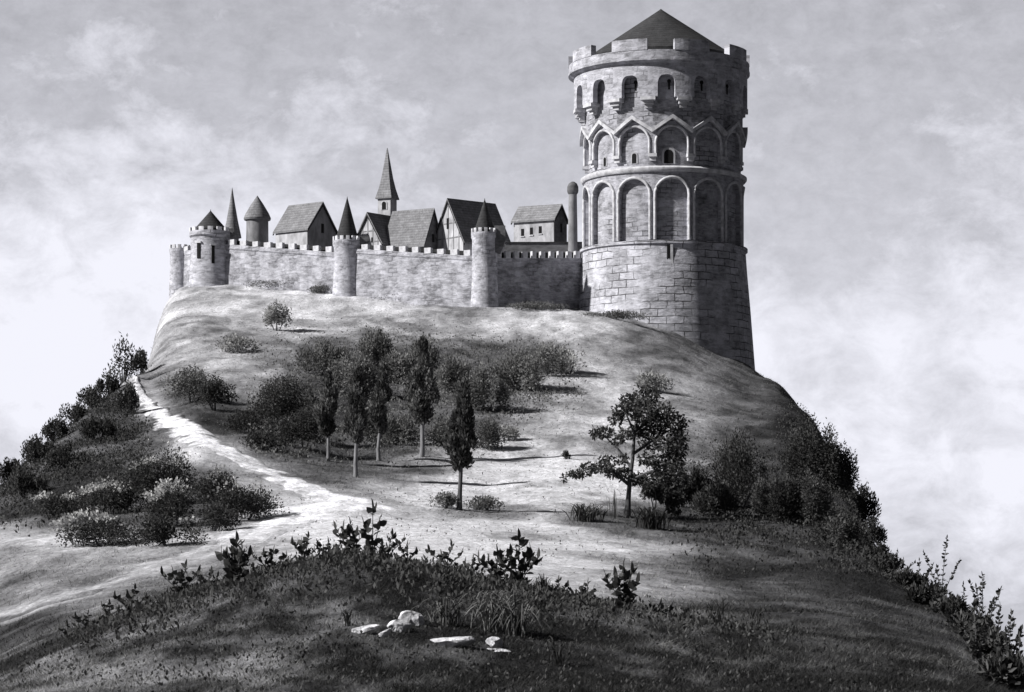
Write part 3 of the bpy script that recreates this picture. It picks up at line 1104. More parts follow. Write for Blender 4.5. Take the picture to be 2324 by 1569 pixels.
def bush(label, px, py, w, h, seed, Y=None, mat='leaf', spiky=0.0, highlight=0, n=None, name='bush', cat='bush', group=None, leaf=None, stems=3, depth=.8):
    rng = np.random.default_rng(seed)
    b = Y if isinstance(Y, Vector) else ground(px, py, *(Y or (95, 300)))
    s = b.y / F
    W, Hh = w * s * 1.18, h * s * 1.12
    B = empty(name, b, label, cat, group)
    if group == GL:
        W, Hh = W * 1.14, Hh * .98
    elif group == GD:
        W, Hh = W * 1.06, Hh * 1.02
    ncl = int(rng.integers(12, 18))
    cl = []
    for i in range(ncl):
        a = rng.uniform(0, 2 * PI)
        q = math.sqrt(rng.uniform(0, 1))
        x = math.cos(a) * q * W * .38
        y = math.sin(a) * q * W * .38 * depth
        top = Hh * (1 - .55 * (abs(x) / (W * .5)) ** 1.6) * rng.uniform(.8, 1.05)
        if spiky:
            rz = top * .5
            rx = W * rng.uniform(.09, .16)
            cl.append((x, y, top * .5, rx, rx, rz))
        else:
            rx = W * rng.uniform(.13, .21)
            rz = min(Hh * .38, rx * rng.uniform(.8, 1.2))
            cl.append((x, y, max(rz * .7, top - rz), rx, rx, rz))
            if top > rz * 2.2:
                cl.append((x * 1.05, y, max(rz * .6, top * .45), rx * 1.1, rx, rz))
    size = leaf or max(.16, min(.34, 5.2 * s))
    cnt = n or int(min(9000, max(1200, 3.6 * W * Hh / (size * size * .35))))
    P, u, ct = clump_points(cl, cnt, rng, .12, .07 if spiky else .13, True)
    P[:, 2] = np.maximum(P[:, 2], .02)
    if spiky:
        D = u * .5 + np.array([0, 0, 1.0]) * spiky + rng.normal(size=u.shape) * .25
    else:
        D = u + np.array([0, 0, .35]) + rng.normal(size=u.shape) * .6
    leaves('foliage', P, D, size * (1.3 if spiky else 1.0), size * .6, M[mat], B, rng, ct=ct)
    mb = MB()
    for i in range(stems):
        c = cl[int(rng.integers(len(cl)))]
        mb.tube([(c[0] * .2, c[1] * .2, -.3), (c[0] * .6, c[1] * .6, c[2] * .5), (c[0], c[1], c[2])], [.09, .06, .02], 6)
    mb.build('stem', M['bark'], B)
    if highlight:  # pale pieces paint the sunlit upper left edges of the crown
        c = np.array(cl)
        P, u = clump_points(cl, highlight * 26, rng, .95)
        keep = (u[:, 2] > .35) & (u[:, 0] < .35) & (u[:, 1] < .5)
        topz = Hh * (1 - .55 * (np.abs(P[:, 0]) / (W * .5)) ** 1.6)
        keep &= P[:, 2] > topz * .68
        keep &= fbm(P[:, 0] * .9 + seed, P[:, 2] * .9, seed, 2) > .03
        P, u = P[keep][:highlight * 2], u[keep][:highlight * 2]
        leaves('highlight', P + u * np.array([[.3, .25, .22]]), u + rng.normal(size=u.shape) * .5, size * 1.25, size * 1.1, M['highlight'], B, rng, .7, 1.1)
    return B


GL = 'dark shrubs beside the track on the left'
GD = 'dark bushes on the right flank'


# ---- poplars on the track
def poplar(label, px, py, top, w, seed, lean=0.0, crown0=.33, mat='leaf_cyp', trunk='bark_pale'):
    rng = np.random.default_rng(seed)
    b = ground(px, py, 110, 260)
    s = b.y / F
    h = (py - top) * s
    R = w * s * .5
    T = empty('poplar', b, label, 'tree', 'slender poplars below the castle')
    mb = MB()
    tp = [(0, 0, -.4), (.03 * h * rng.uniform(-1, 1) * .3, 0, h * .12), (lean * h * .35, 0, h * .4), (lean * h * .8, 0, h * .85)]
    mb.tube(tp, [.035 * h * .75, .018 * h, .014 * h, .004 * h], 8)
    mb.build('trunk', M[trunk], T, 60)
    limb = MB()
    cl = []
    for i in range(46):
        t = rng.uniform(0, 1) ** .85
        prof = (math.sin(min(1, (t + .08) * 2.2) * PI / 2) ** 1.2 * (1 - t) ** .85) * 1.25
        z = h * (crown0 + (1 - crown0) * t * .93)
        a = rng.uniform(0, 2 * PI)
        q = R * prof * rng.uniform(.35, .85)
        x, y = math.cos(a) * q, math.sin(a) * q
        rr = R * rng.uniform(.20, .34) * (1 - .45 * t)
        cl.append((x + lean * z, y, z, rr, rr, rr * rng.uniform(1.5, 2.4)))
        if i % 3 == 0:
            limb.tube([(lean * z, 0, z - h * .12), (lean * z + x * .5, y * .5, z - h * .05), (lean * z + x, y, z)], [.05, .035, .015], 5)
    limb.build('branch', M['bark'], T.children[0] if T.children else T)['kind'] = 'stuff'
    P, u, ct = clump_points(cl, 5600, rng, .3, .12, True)
    D = u * .55 + np.array([0, 0, 1.1]) + rng.normal(size=u.shape) * .3
    leaves('crown', P, D, .34, .17, M[mat], T, rng, ct=ct)
    return T


poplar('leftmost slender poplar with pale trunk, beside dark hillside scrub', 745, 1046, 846, 66, 1, .0)
poplar('slender poplar second from left, its trunk foot lowest of the back four', 808, 1082, 828, 62, 2, .02)
poplar('slender poplar third from left, leaning slightly to the right', 860, 1046, 826, 60, 3, .05)
poplar('tallest poplar of the row, wide crown, right end of the back row', 957, 1036, 765, 84, 4, .01, .33)
poplar('lone dark poplar in front on the bright meadow beside the path', 1042, 1156, 866, 84, 5, .05, .34, 'leaf', 'bark')


# ---- the spreading tree on the right
def spread_tree():
    rng = np.random.default_rng(41)
    b = ground(1425, 1172, 110, 200)
    s = b.y / F
    T = empty('broadleaf_tree', b, 'dark spreading tree with layered crown on the bright slope', 'tree')

    def q(px, py, d=0.0):
        return Vector(((px - 1425) * s, d, (1172 - py) * s))
    tr = [q(1423, 1185), q(1426, 1130), q(1430, 1085), q(1436, 1040), q(1440, 985), q(1452, 930)]
    MB().tube(tr, [.26, .17, .14, .12, .1, .04], 10).build('trunk', M['bark'], T, 60)
    limbs = [([q(1428, 1100), q(1390, 1070, -.6), q(1340, 1062, -.9), q(1300, 1078, -1.0)], [.13, .1, .07, .03]),
             ([q(1432, 1060), q(1405, 1020, .5), q(1370, 985, .6)], [.11, .08, .04]),
             ([q(1436, 1030), q(1480, 1000, .6), q(1520, 975, .8)], [.12, .09, .04]),
             ([q(1430, 1090), q(1475, 1070, -.7), q(1515, 1060, -1.1)], [.12, .08, .04]),
             ([q(1440, 985), q(1425, 950, -.4), q(1415, 925, -.5)], [.09, .06, .03]),
             ([q(1442, 980), q(1480, 940, .3), q(1505, 920, .4)], [.09, .06, .03])]
    for pts, rad in limbs:
        MB().tube(pts, rad, 6).build('limb', M['bark'], T, 60)
    spec = [  # px, py, rx, rz
        (1440, 915, 34, 20), (1475, 905, 26, 16), (1410, 932, 24, 14), (1500, 935, 34, 24), (1455, 945, 34, 22), (1530, 965, 30, 24),
        (1480, 975, 40, 24), (1440, 975, 24, 16), (1535, 1000, 24, 22), (1505, 1008, 30, 20), (1465, 1005, 20, 12), (1398, 952, 22, 10),
        (1372, 985, 26, 11), (1398, 1000, 18, 9), (1352, 982, 12, 12), (1418, 985, 12, 14),
        (1365, 1058, 26, 12), (1335, 1062, 22, 12), (1392, 1068, 22, 14), (1420, 1072, 22, 13), (1315, 1070, 16, 9), (1296, 1078, 9, 6), (1283, 1086, 7, 6),
        (1405, 1046, 20, 9), (1375, 1046, 14, 6), (1445, 1088, 22, 15), (1480, 1050, 20, 14), (1520, 1040, 26, 16), (1500, 1068, 32, 20), (1530, 1075, 20, 24),
        (1485, 1095, 28, 20), (1520, 1105, 26, 22), (1475, 1118, 14, 12), (1545, 1050, 14, 14), (1500, 1125, 18, 10), (1540, 1025, 22, 20), (1515, 1085, 26, 22), (1545, 1085, 16, 20), (1465, 1040, 16, 12), (1425, 905, 20, 12), (1460, 890, 20, 10)]
    cl = []
    for (a, c, rx, rz) in spec:
        for k in range(2):
            v = q(a + rng.uniform(-6, 6), c + rng.uniform(-4, 4), rng.normal() * 1.5)
            cl.append((v.x, v.y, v.z, rx * s * .85, rx * s * .9, rz * s * .9))
    P, u, ct = clump_points(cl, 9000, rng, .25, .2, True)
    D = u + np.array([.1, 0, -.15]) + rng.normal(size=u.shape) * .7
    leaves('crown', P, D, .26, .16, M['leaf'], T, rng, ct=ct)
    # the slim second stem, with its own drooping crown
    b2 = ground(1481, 1198, 110, 200)
    S = empty('young_tree', b2, 'thin crooked young tree just right of the spreading tree', 'tree')
    s2 = b2.y / F

    def q2(px, py, d=0.0):
        return Vector(((px - 1481) * s2, d, (1198 - py) * s2))
    MB().tube([q2(1479, 1206), q2(1483, 1170), q2(1479, 1140), q2(1474, 1110)], [.12, .09, .075, .05], 7).build('trunk', M['bark_pale'], S, 60)
    MB().tube([q2(1483, 1168), q2(1488, 1140, -.2), q2(1487, 1115, -.3)], [.07, .055, .03], 7).build('limb', M['bark'], S, 60)
    cl = []
    for (a, c, rx, rz) in [(1472, 1108, 14, 14), (1490, 1112, 18, 16), (1510, 1122, 18, 16), (1525, 1128, 16, 14), (1538, 1130, 12, 14), (1521, 1150, 7, 12), (1538, 1158, 7, 8)]:
        v = q2(a, c, rng.normal() * .5)
        cl.append((v.x, v.y, v.z, rx * s2, rx * s2, rz * s2))
    P, u = clump_points(cl, 2200, rng, .2)
    D = u + np.array([0, 0, -.8]) + rng.normal(size=u.shape) * .5
    leaves('crown', P, D, .26, .15, M['leaf'], S, rng)


spread_tree()

# ---- bushes: label, px, py(base), width, height
GL = 'dark shrubs beside the track on the left'
bush('big round dark bush with pale painted highlight on top, below the track bend', 365, 1150, 165, 125, 101, (120, 170), highlight=260, group=GL)
bush('low dark bush left of the big round highlighted bush', 250, 1165, 130, 62, 102, (115, 170), highlight=190, group=GL)
bush('long low bush trailing leftmost of the shrub group', 130, 1172, 120, 46, 103, (115, 160), highlight=70, group=GL)
bush('round bush with white painted highlight in the middle of the shrub group', 405, 1195, 120, 92, 104, (112, 160), highlight=220, group=GL)
bush('dark bush at the track edge right of the big round bush', 492, 1150, 105, 78, 105, (118, 170), highlight=40, group=GL)
bush('wide dark bush at the tip of the track fork', 548, 1180, 150, 78, 106, (112, 160), highlight=40, group=GL)
bush('spreading dark bush with painted highlight, nearest of the shrub group', 235, 1240, 165, 70, 107, (105, 150), highlight=190, group=GL)
bush('dark bush filling the hollow below the middle highlighted bush', 380, 1236, 150, 62, 108, (105, 150), highlight=30, group=GL)
bush('small dark bush in front of the fork bush', 480, 1205, 110, 62, 109, (108, 150), group=GL)

GR = 'scrub along the left skyline'
for i, (a, b, w, h, lb) in enumerate([
        (22, 1098, 66, 58, 'dark skyline bush closest to the left picture edge'),
        (88, 1052, 70, 64, 'dark skyline bush second up from the left edge'),
        (128, 1000, 60, 52, 'small skyline bush on the middle of the left ridge'),
        (165, 965, 66, 50, 'skyline bush above the middle of the left ridge'),
        (205, 925, 58, 46, 'skyline bush in the upper part of the left ridge'),
        (245, 885, 54, 44, 'skyline bush just below the tall weed on the ridge'),
        (60, 1130, 90, 60, 'dark bush on the slope under the left skyline'),
        (150, 1060, 80, 50, 'low bush on the left slope, halfway down from skyline'),
        (225, 1000, 80, 55, 'dark bush on the left slope under the upper skyline'),
        (290, 940, 50, 70, 'dark bush hugging the left side of the track top')]):
    bush(lb, a, b, w, h, 120 + i, (140, 226), 'leaf', spiky=.9, group=GR)
bush('dark clump at the crest where the track disappears', 318, 838, 44, 52, 140, (200, 240), 'leaf', spiky=.8, group=GR)

GS = 'scrub bushes on the castle hillside'
hill = [
    (432, 912, 120, 88, 'leaf_mid', 0, 'grey round bush above the upper track, left of hillside'),
    (490, 930, 90, 70, 'leaf', 0, 'dark bush right beside the grey round bush over the track'),
    (560, 985, 110, 52, 'leaf', 0, 'low dark bush on the bank above the middle track'),
    (640, 985, 120, 128, 'leaf', 0, 'dark tall bush left of the poplar row'),
    (690, 1020, 110, 90, 'leaf', 0, 'dark bush at the foot of the leftmost poplar'),
    (600, 1020, 90, 45, 'leaf', 0, 'low bush under the dark tall bush left of poplars'),
    (628, 750, 62, 62, 'leaf_soft', 0, 'lone small bush high under the castle wall'),
    (540, 800, 90, 40, 'leaf_soft', 0, 'faint low bush on the pale slope left of centre'),
    (735, 850, 110, 90, 'leaf_mid', .5, 'grey scrub at upper left of the hillside wood'),
    (800, 900, 120, 110, 'leaf_mid', .5, 'grey scrub behind the left poplars'),
    (852, 840, 80, 112, 'leaf_mid', .5, 'tallest scrub tree at the top of the hillside wood'),
    (905, 870, 90, 86, 'leaf_mid', .5, 'scrub between the tallest scrub tree and tall poplar'),
    (960, 860, 90, 104, 'leaf_mid', .6, 'scrub tree right behind the tallest poplar'),
    (1030, 890, 90, 90, 'leaf_mid', .4, 'scrub just right of the tallest poplar'),
    (1095, 930, 110, 110, 'leaf_mid', .3, 'scrub above the lone front poplar'),
    (1180, 890, 130, 105, 'leaf_mid', .3, 'broad grey scrub in the right part of the wood'),
    (1250, 850, 120, 70, 'leaf_soft', .2, 'soft grey scrub at the right end of the wood'),
    (1110, 1020, 70, 80, 'leaf_mid', .2, 'scrub low on the slope right of the lone poplar'),
    (700, 960, 100, 80, 'leaf_mid', .3, 'scrub behind the leftmost poplar trunk'),
    (830, 1000, 110, 80, 'leaf_mid', .3, 'low scrub between the middle poplar trunks'),
    (905, 1010, 100, 80, 'leaf_mid', .3, 'low scrub between third poplar and tallest poplar'),
    (1010, 1010, 90, 60, 'leaf_mid', .2, 'low scrub at the foot right of tallest poplar'),
    (1480, 885, 90, 40, 'leaf_soft', .2, 'faint pale scrub above the spreading tree'),
    (1150, 1000, 50, 36, 'leaf_soft', .0, 'small pale bush on the open slope right of poplars'),
]
for i, (a, b, w, h, m, sp, lb) in enumerate(hill):
    bush(lb, a, b, w, h * (.86 if m == 'leaf_mid' and b > 800 else 1.0), 160 + i, (140, 300), m, spiky=sp, group=GS)
for i, (a, b, w, h, lb) in enumerate([  # low dark foliage put in for the shade at the wall foot
        (660, 652, 190, 16, 'dark leaf strip standing in for shade under the pale left stretch of wall'),
        (735, 664, 70, 18, 'dark leaves standing in for shade at the left foot of the first slim tower'),
        (960, 684, 200, 18, 'dark leaf strip standing in for shade under the wall below the church'),
        (1220, 702, 160, 16, 'dark leaf strip standing in for shade under the darker wall beside great tower'),
        (1400, 724, 150, 18, 'dark leaves standing in for shade along the front foot of the great tower')]):
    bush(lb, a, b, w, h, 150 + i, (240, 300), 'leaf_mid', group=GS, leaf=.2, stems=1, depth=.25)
bush('tiny dark bush alone on the bright slope left of the spreading tree', 1283, 1042, 14, 18, 199, (140, 220), 'leaf', n=220, group=GS)
bush('low bush at the foot of the lone poplar, on its right', 1105, 1158, 90, 32, 200, (120, 190), 'leaf_mid', group=GS)
bush('low pale bush at the foot of the lone poplar, on its left', 1005, 1152, 70, 36, 201, (120, 190), 'leaf_mid', group=GS)

GD = 'dark bushes on the right flank'
right = [
    (1672, 1150, 130, 155, .8, 'dark many-pointed bush right of the spreading tree'),
    (1585, 1150, 70, 90, .9, 'small pointed bush between young tree and many-pointed bush'),
    (1548, 1150, 40, 70, 1.0, 'thin pointed bush close to the young tree'),
    (1625, 1170, 110, 70, .7, 'low dark bush in front of the many-pointed bush'),
    (1740, 1170, 110, 80, .5, 'dark low bush right of the many-pointed bush'),
    (1845, 1100, 120, 140, .2, 'big ragged bush against the sky on the right slope'),
    (1900, 1120, 90, 110, .2, 'dark bush with branches reaching right into the sky'),
    (1820, 1190, 150, 110, .3, 'wide dark bush below the big ragged skyline bush'),
    (1962, 1190, 70, 95, .7, 'upright dark bush on the right skyline, lower down'),
    (1975, 1240, 60, 60, .4, 'dark bush on the right skyline at the hill edge'),
    (1905, 1240, 110, 70, .3, 'low dark bush inside the right flank thicket'),
    (1990, 1285, 60, 50, .4, 'lowest bush of the right flank, just over the rim weeds'),
]
for i, (a, b, w, h, sp, lb) in enumerate(right):
    bush(lb, a, b, w, h, 220 + i, (118, 240), 'leaf', spiky=sp, group=GD)


# ----------------------------------------------------------------- foreground weeds
def leafy(label, px, py, h, w, seed, Y=(60, 76), nst=4, leaf=None, bushy=1.0, name='weed_plant', mat='leaf_fg', group=None, sprout=False):
    rng = np.random.default_rng(seed)
    b = ground(px, py, *Y)
    s = b.y / F
    Hh, W = h * s, w * s
    T = empty(name, b, label, 'plant', group)
    L = leaf or .40 * min(1.2, max(.65, Hh))
    V, Fc, tn = [], [], []
    st = MB()

    def leaf_at(p, d, l, wd):
        d = d.normalized()
        r = Vector(rng.normal(size=3))
        sd = d.cross(r).normalized()
        up = sd.cross(d).normalized()
        k = len(V)
        droop = up * (-.12 * l)
        pts = [p, p + d * l * .32 + sd * wd * .5 + up * wd * .14, p + d * l * .7 + sd * wd * .36 + droop * .4 + up * wd * .1, p + d * l + droop,
               p + d * l * .7 - sd * wd * .36 + droop * .4 + up * wd * .1, p + d * l * .32 - sd * wd * .5 + up * wd * .14, p + d * l * .5 + droop * .15]
        V.extend([tuple(x) for x in pts])
        for (a, c, e, f) in ((0, 1, 6, 5), (1, 2, 3, 6), (6, 3, 4, 5)):
            Fc.append((k + a, k + c, k + e, k + f))
        t = rng.uniform(.6, 1.7)
        tn.extend([t] * 7)
    for i in range(nst):
        ang = rng.uniform(-1, 1)
        tx = W * .58 * (i / (max(1, nst - 1)) * 2 - 1) * rng.uniform(.7, 1.1)
        ty = W * .35 * rng.uniform(-1, 1)
        hh = Hh * (rng.uniform(.55, .9) if i != nst // 2 else 1.0)
        pts = [Vector((tx * .15, ty * .15, -.12)), Vector((tx * .3, ty * .3, hh * .35)), Vector((tx * .7, ty * .7, hh * .72)), Vector((tx, ty, hh * .94))]
        C = catmull(pts, 6)
        st.tube(C, [.022 * (1 - .75 * k / len(C)) + .004 for k in range(len(C))], 5)
        nl = int((7 + 9 * hh) * bushy)
        for k in range(nl):
            t = (k + 1) / nl
            if sprout and .45 < t < .8:
                continue
            j = min(len(C) - 1, int(t * (len(C) - 1)))
            az = rng.uniform(0, 2 * PI)
            el = rng.uniform(-.1, .8) + .35 * t
            d = Vector((math.cos(az) * math.cos(el), math.sin(az) * math.cos(el), math.sin(el)))
            leaf_at(C[j], d, L * rng.uniform(.6, 1.1) * (1 - .25 * t), L * rng.uniform(.40, .58))
        leaf_at(C[-1], Vector((tx * .3, ty * .3, 1)), L * .9, L * .3)
    st.build('stem', M['bark'], T)
    np_mesh('leaves', np.array(V), np.array(Fc), M[mat], T, np.array(tn))
    return T


GF = 'leafy weeds along the dark foreground bank'
fgp = [
    (296, 1388, 52, 62, 4, 'low weed clump leftmost on the foreground bank'),
    (250, 1400, 30, 40, 3, 'tiny weed left of the leftmost clump on the bank'),
    (408, 1352, 66, 74, 4, 'weed with splayed pointed leaves left on the bank'),
    (536, 1318, 92, 66, 5, 'tall weed of broad spreading leaves on the left bank'),
    (612, 1296, 48, 62, 4, 'small bent weed right of the broad-leaved weed'),
    (692, 1272, 54, 48, 4, 'upright weed on the bank left of its crest'),
    (745, 1262, 34, 50, 3, 'low weed just left of the crest plants'),
    (795, 1248, 66, 60, 5, 'bushy weed at the crest, left of the tall sprig'),
    (878, 1262, 56, 62, 4, 'round-leaved weed right of the tall sprig'),
    (925, 1272, 40, 40, 3, 'small weed on the bank below the crest, to its right'),
    (1012, 1290, 54, 60, 4, 'weed with two upright shoots on the middle bank'),
    (1128, 1318, 66, 74, 5, 'low leafy weed left of the tall branching weed'),
    (1178, 1330, 112, 80, 5, 'tall branching weed on the bank in the middle right'),
    (1330, 1362, 40, 30, 4, 'small upright weed right of the spiky grass'),
    (1416, 1382, 96, 70, 5, 'upright weed with big pointed leaves, rightmost on the bank'),
    (200, 1428, 34, 44, 3, 'little weed far down the left end of the bank'),
    (150, 1448, 30, 40, 3, 'lowest little weed at the left end of the bank'),
    (468, 1336, 40, 56, 4, 'short weed between the splayed weed and the tall broad-leaved weed'),
    (1065, 1304, 36, 50, 4, 'short weed between the two-shoot weed and the low leafy weed'),
    (1268, 1350, 34, 44, 3, 'short weed right of the spiky grass on the bank'),
    (1500, 1396, 26, 40, 3, 'tiny weed on the bank right of the big-leaved upright weed'),
]
for i, (a, b, h, w, n, lb) in enumerate(fgp):
    leafy(lb, a, b, h, w, 300 + i, (60, 76), n, group=GF)
leafy('tall thin sprig rising highest above the foreground crest', 846, 1252, 112, 34, 330, (60, 76), 3, None, .9, 'sprig', group=GF, sprout=True)

GE = 'wild plants on the right rim'
rim = [
    (2035, 1318, 52, 60, 5, 'leafy plant topmost on the lower right rim'),
    (2085, 1345, 60, 60, 5, 'dotted leafy plant second down the right rim'),
    (2135, 1372, 118, 60, 4, 'plant with long bare shoot leaning right on the rim'),
    (2190, 1410, 76, 70, 5, 'airy leafy plant below the long-shoot plant'),
    (2232, 1448, 120, 66, 5, 'tall plant with dark tufted tip on the right rim'),
    (2262, 1490, 90, 80, 6, 'dense plant under the tufted tall plant'),
    (2288, 1535, 110, 70, 6, 'dark bushy plant near the lower right corner'),
    (2312, 1562, 90, 60, 5, 'plant at the extreme lower right corner'),
    (2215, 1500, 70, 80, 5, 'dark plant on the slope inside the right rim'),
    (2160, 1425, 50, 70, 4, 'low plant inside the rim left of the airy plant'),
]
for i, (a, b, h, w, n, lb) in enumerate(rim):
    leafy(lb, a, b, h * 1.35, w * 1.1, 350 + i, (60, 135), n, .27, 1.3, group=GE)


for i, (a, b, w, h, lb) in enumerate([
        (2012, 1300, 70, 48, 'dark bush at the bend where the right rim begins'),
        (2058, 1335, 80, 46, 'dark bush under the topmost rim plant'),
        (2105, 1372, 90, 56, 'dark bush at the foot of the dotted leafy rim plant'),
        (2160, 1405, 90, 56, 'dark bush at the foot of the long-shoot plant'),
        (2205, 1452, 90, 70, 'dark bush between the airy rim plant and tufted plant'),
        (2245, 1500, 90, 80, 'dark bush below the tufted tall rim plant'),
        (2285, 1560, 110, 90, 'dark bush in the lower right corner of the hill')]):
    bush(lb, a, b, w, h * .8, 380 + i, (62, 140), 'leaf_fg', spiky=.35, group=GE, leaf=.22)


# grass tufts with long arching blades
def tuft(label, px, py, h, w, n, seed, Y=(48, 76), tone=(.05, .3), curl=1.0, wd=.035, name='grass_tuft'):
    rng = np.random.default_rng(seed)
    b = ground(px, py, *Y)
    s = b.y / F
    Hh, W = h * s, w * s
    V, Fc, tn = [], [], []
    for i in range(n):
        a = rng.uniform(0, 2 * PI)
        d = Vector((math.cos(a), math.sin(a) * .7, 0))
        hh = Hh * rng.uniform(.55, 1.05)
        out = W * .5 * rng.uniform(.45, 1.2)
        base = Vector((rng.normal() * W * .13, rng.normal() * W * .1, -.06))
        t0 = rng.uniform(*tone)
        side = Vector((-d.y, d.x, 0)).normalized()
        side = (side + Vector((rng.normal(), rng.normal(), 0)) * .6).normalized()
        m = 7
        for k in range(m):
            t = k / (m - 1)
            z = hh * math.sin(t * PI / 2 * (1 + .55 * curl))
            p = base + d * out * t ** 1.5 * curl * 1.35 + Vector((0, 0, z))
            ww = wd * (1 - t) ** .7 * (.5 + 1.0 * min(1, t * 4)) + .003
            V += [tuple(p - side * ww * .5), tuple(p + side * ww * .5)]
            tn += [t0, t0]
            if k:
                j = len(V) - 4
                Fc.append((j, j + 1, j + 3, j + 2))
    o = np_mesh(name, np.array(V), np.array(Fc), M['grass'], None, np.array(tn))
    o.location = b
    set_props(o, label, 'grass', 'big grass tufts on the foreground bank')
    return o


tuft('big arching grass tuft right of the white stones', 1118, 1432, 95, 150, 150, 401, tone=(.04, .30))
tuft('arching grass tuft right behind the two-peaked stone', 1012, 1418, 66, 100, 80, 402, tone=(.03, .22))
tuft('curling grass tuft on the right of the biggest tuft', 1172, 1445, 80, 110, 80, 403, tone=(.03, .2), curl=1.3)
tuft('sparse dark grass tuft low to the right of the stones', 1265, 1510, 70, 80, 18, 404, tone=(.02, .08))
tuft('thin spiky grass tuft on the bank edge in the middle', 1232, 1345, 48, 60, 40, 405, (62, 76), (.02, .06), .5, .03)
tuft('wispy long grass tuft on the right bank edge', 1632, 1402, 50, 90, 26, 406, (62, 78), (.02, .07), 1.1, .025)
tuft('dark curved grass tuft right of the wispy tuft', 1712, 1418, 54, 70, 24, 407, (62, 78), (.02, .06), 1.2, .03)
tuft('tall reeds beside the trunk of the spreading tree', 1392, 1178, 70, 46, 12, 408, (110, 180), (.03, .08), .3, .045)
tuft('low thick grass tuft left of the reeds', 1330, 1182, 42, 120, 120, 409, (110, 180), (.03, .1), .7, .07)
tuft('low thick grass tuft under the young tree', 1478, 1200, 52, 110, 120, 410, (110, 180), (.02, .07), .7, .07)
tuft('thin grass tuft left of the white stones', 790, 1420, 44, 40, 16, 411, tone=(.03, .1))


# ----------------------------------------------------------------- white stones
def stone(label, px, py, w, h, seed, tilt=0.0, dep=.7, cuts=15, peak=0.0):
    import bmesh
    rng = np.random.default_rng(seed)
    b = ground(px, py, 48, 72)
    s = b.y / F
    bm = bmesh.new()
    bmesh.ops.create_icosphere(bm, subdivisions=4, radius=1.0)
    planes = []
    for i in range(cuts):
        n_ = Vector(rng.normal(size=3)).normalized()
        planes.append((n_, rng.uniform(.5, .8)))
    for v in bm.verts:
        p = v.co.copy()
        for n_, d in planes:
            e = p.dot(n_) - d
            if e > 0:
                p -= n_ * e * .97
        f = 1 + .30 * float(fbm(np.array([p.x * 1.8 + seed]), np.array([p.y * 1.8 + p.z * 2.1]), seed, 3)[0])
        p *= f
        p.z += peak * max(0, p.x) * .6
        v.co = Vector((p.x * w * s * .5, p.y * w * s * .5 * dep, p.z * h * s * .80))
    me = bpy.data.meshes.new('stone')
    bm.to_mesh(me)
    bm.free()
    me.materials.append(M['rock'])
    me.polygons.foreach_set('use_smooth', [True] * len(me.polygons))
    me.set_sharp_from_angle(angle=math.radians(17))
    o = bpy.data.objects.new('stone', me)
    COL.objects.link(o)
    o.location = b + Vector((0, 0, h * s * .28))
    o.rotation_euler = (0, -tilt, rng.uniform(-.2, .2))
    set_props(o, label, 'stone', 'white stones in the foreground grass')


stone('long flat white stone, leftmost of the foreground stones', 826, 1436, 78, 18, 1, .28, .5)
stone('narrow white stone slanting down left of the tallest stone', 872, 1444, 52, 14, 5, .55, .4)
stone('tallest white stone with a rounded top', 935, 1416, 64, 36, 3, .1, .8)
stone('squat pale stone leaning against the tallest stone', 908, 1432, 66, 26, 12, .15, .7)
stone('broad flat white stone shaped like a shallow boat', 1025, 1466, 108, 26, 8, .06, .6)
stone('small bright rounded stone right of the boat-shaped one', 1122, 1468, 42, 24, 9, -.1, .8)
stone('thin pale slab lying at the front of the small bright stone', 1132, 1480, 60, 9, 10, -.12, .5)


# ----------------------------------------------------------------- grass everywhere (uncountable)
def grass(name, label, n, Y0, Y1, h0, h1, wd, seed, lean=.5, power=1.0, px0=-60, px1=2384):
    rng = np.random.default_rng(seed)
    px = rng.uniform(px0, px1, n)
    Y = (Y0 * (Y1 / Y0) ** (rng.uniform(0, 1, n) ** power)) * K
    x = (px - CX) / F * Y
    keep = ~on_path(x, Y, 1.9)
    # open turf keeps only short sparse blades, thick grass is where the cover is dark
    c = cover(x, Y)
    keep &= rng.uniform(0, 1, n) > c * 1.3
    dx, dy = x - TC.x, Y - TC.y
    keep &= dx * dx + dy * dy > 11.0 ** 2
    x, Y, c = x[keep], Y[keep], c[keep]
    m = len(x)
    z = H(x, Y)
    hh = rng.uniform(h0, h1, m) * (.55 + 1.0 * vnoise(x / 1.7, Y / 1.7, seed))
    hh = hh * np.clip(Y / 220.0, .55 if Y0 > 60 else 1.0, 1.0)
    a = rng.uniform(0, 2 * PI, m)
    w = wd * rng.uniform(.6, 1.4, m)
    lx = rng.normal(size=m) * lean + .25
    ly = rng.normal(size=m) * lean
    B0 = np.stack([x - np.cos(a) * w * .5, Y - np.sin(a) * w * .5, z - .03], 1)
    B1 = np.stack([x + np.cos(a) * w * .5, Y + np.sin(a) * w * .5, z - .03], 1)
    T_ = np.stack([x + lx * hh, Y + ly * hh, z + hh], 1)
    V = np.stack([B0, B1, T_], 1).reshape(-1, 3)
    Fc = np.arange(3 * m).reshape(m, 3)
    tn = cover_albedo(c) * rng.uniform(.45, 1.7, m)
    o = np_mesh(name, V, Fc, M['grass'], None, np.repeat(tn, 3), nv=3)
    set_props(o, label, 'grass', kind='stuff')


grass('foreground_grass', 'dark rough grass covering the foreground bank', 170000, 46, 80, .05, .16, .024, 501, 1.3)
grass('hill_grass', 'short tussocky grass on the castle hill', 190000, 80, 300, .09, .26, .045, 502, 1.1, .8)


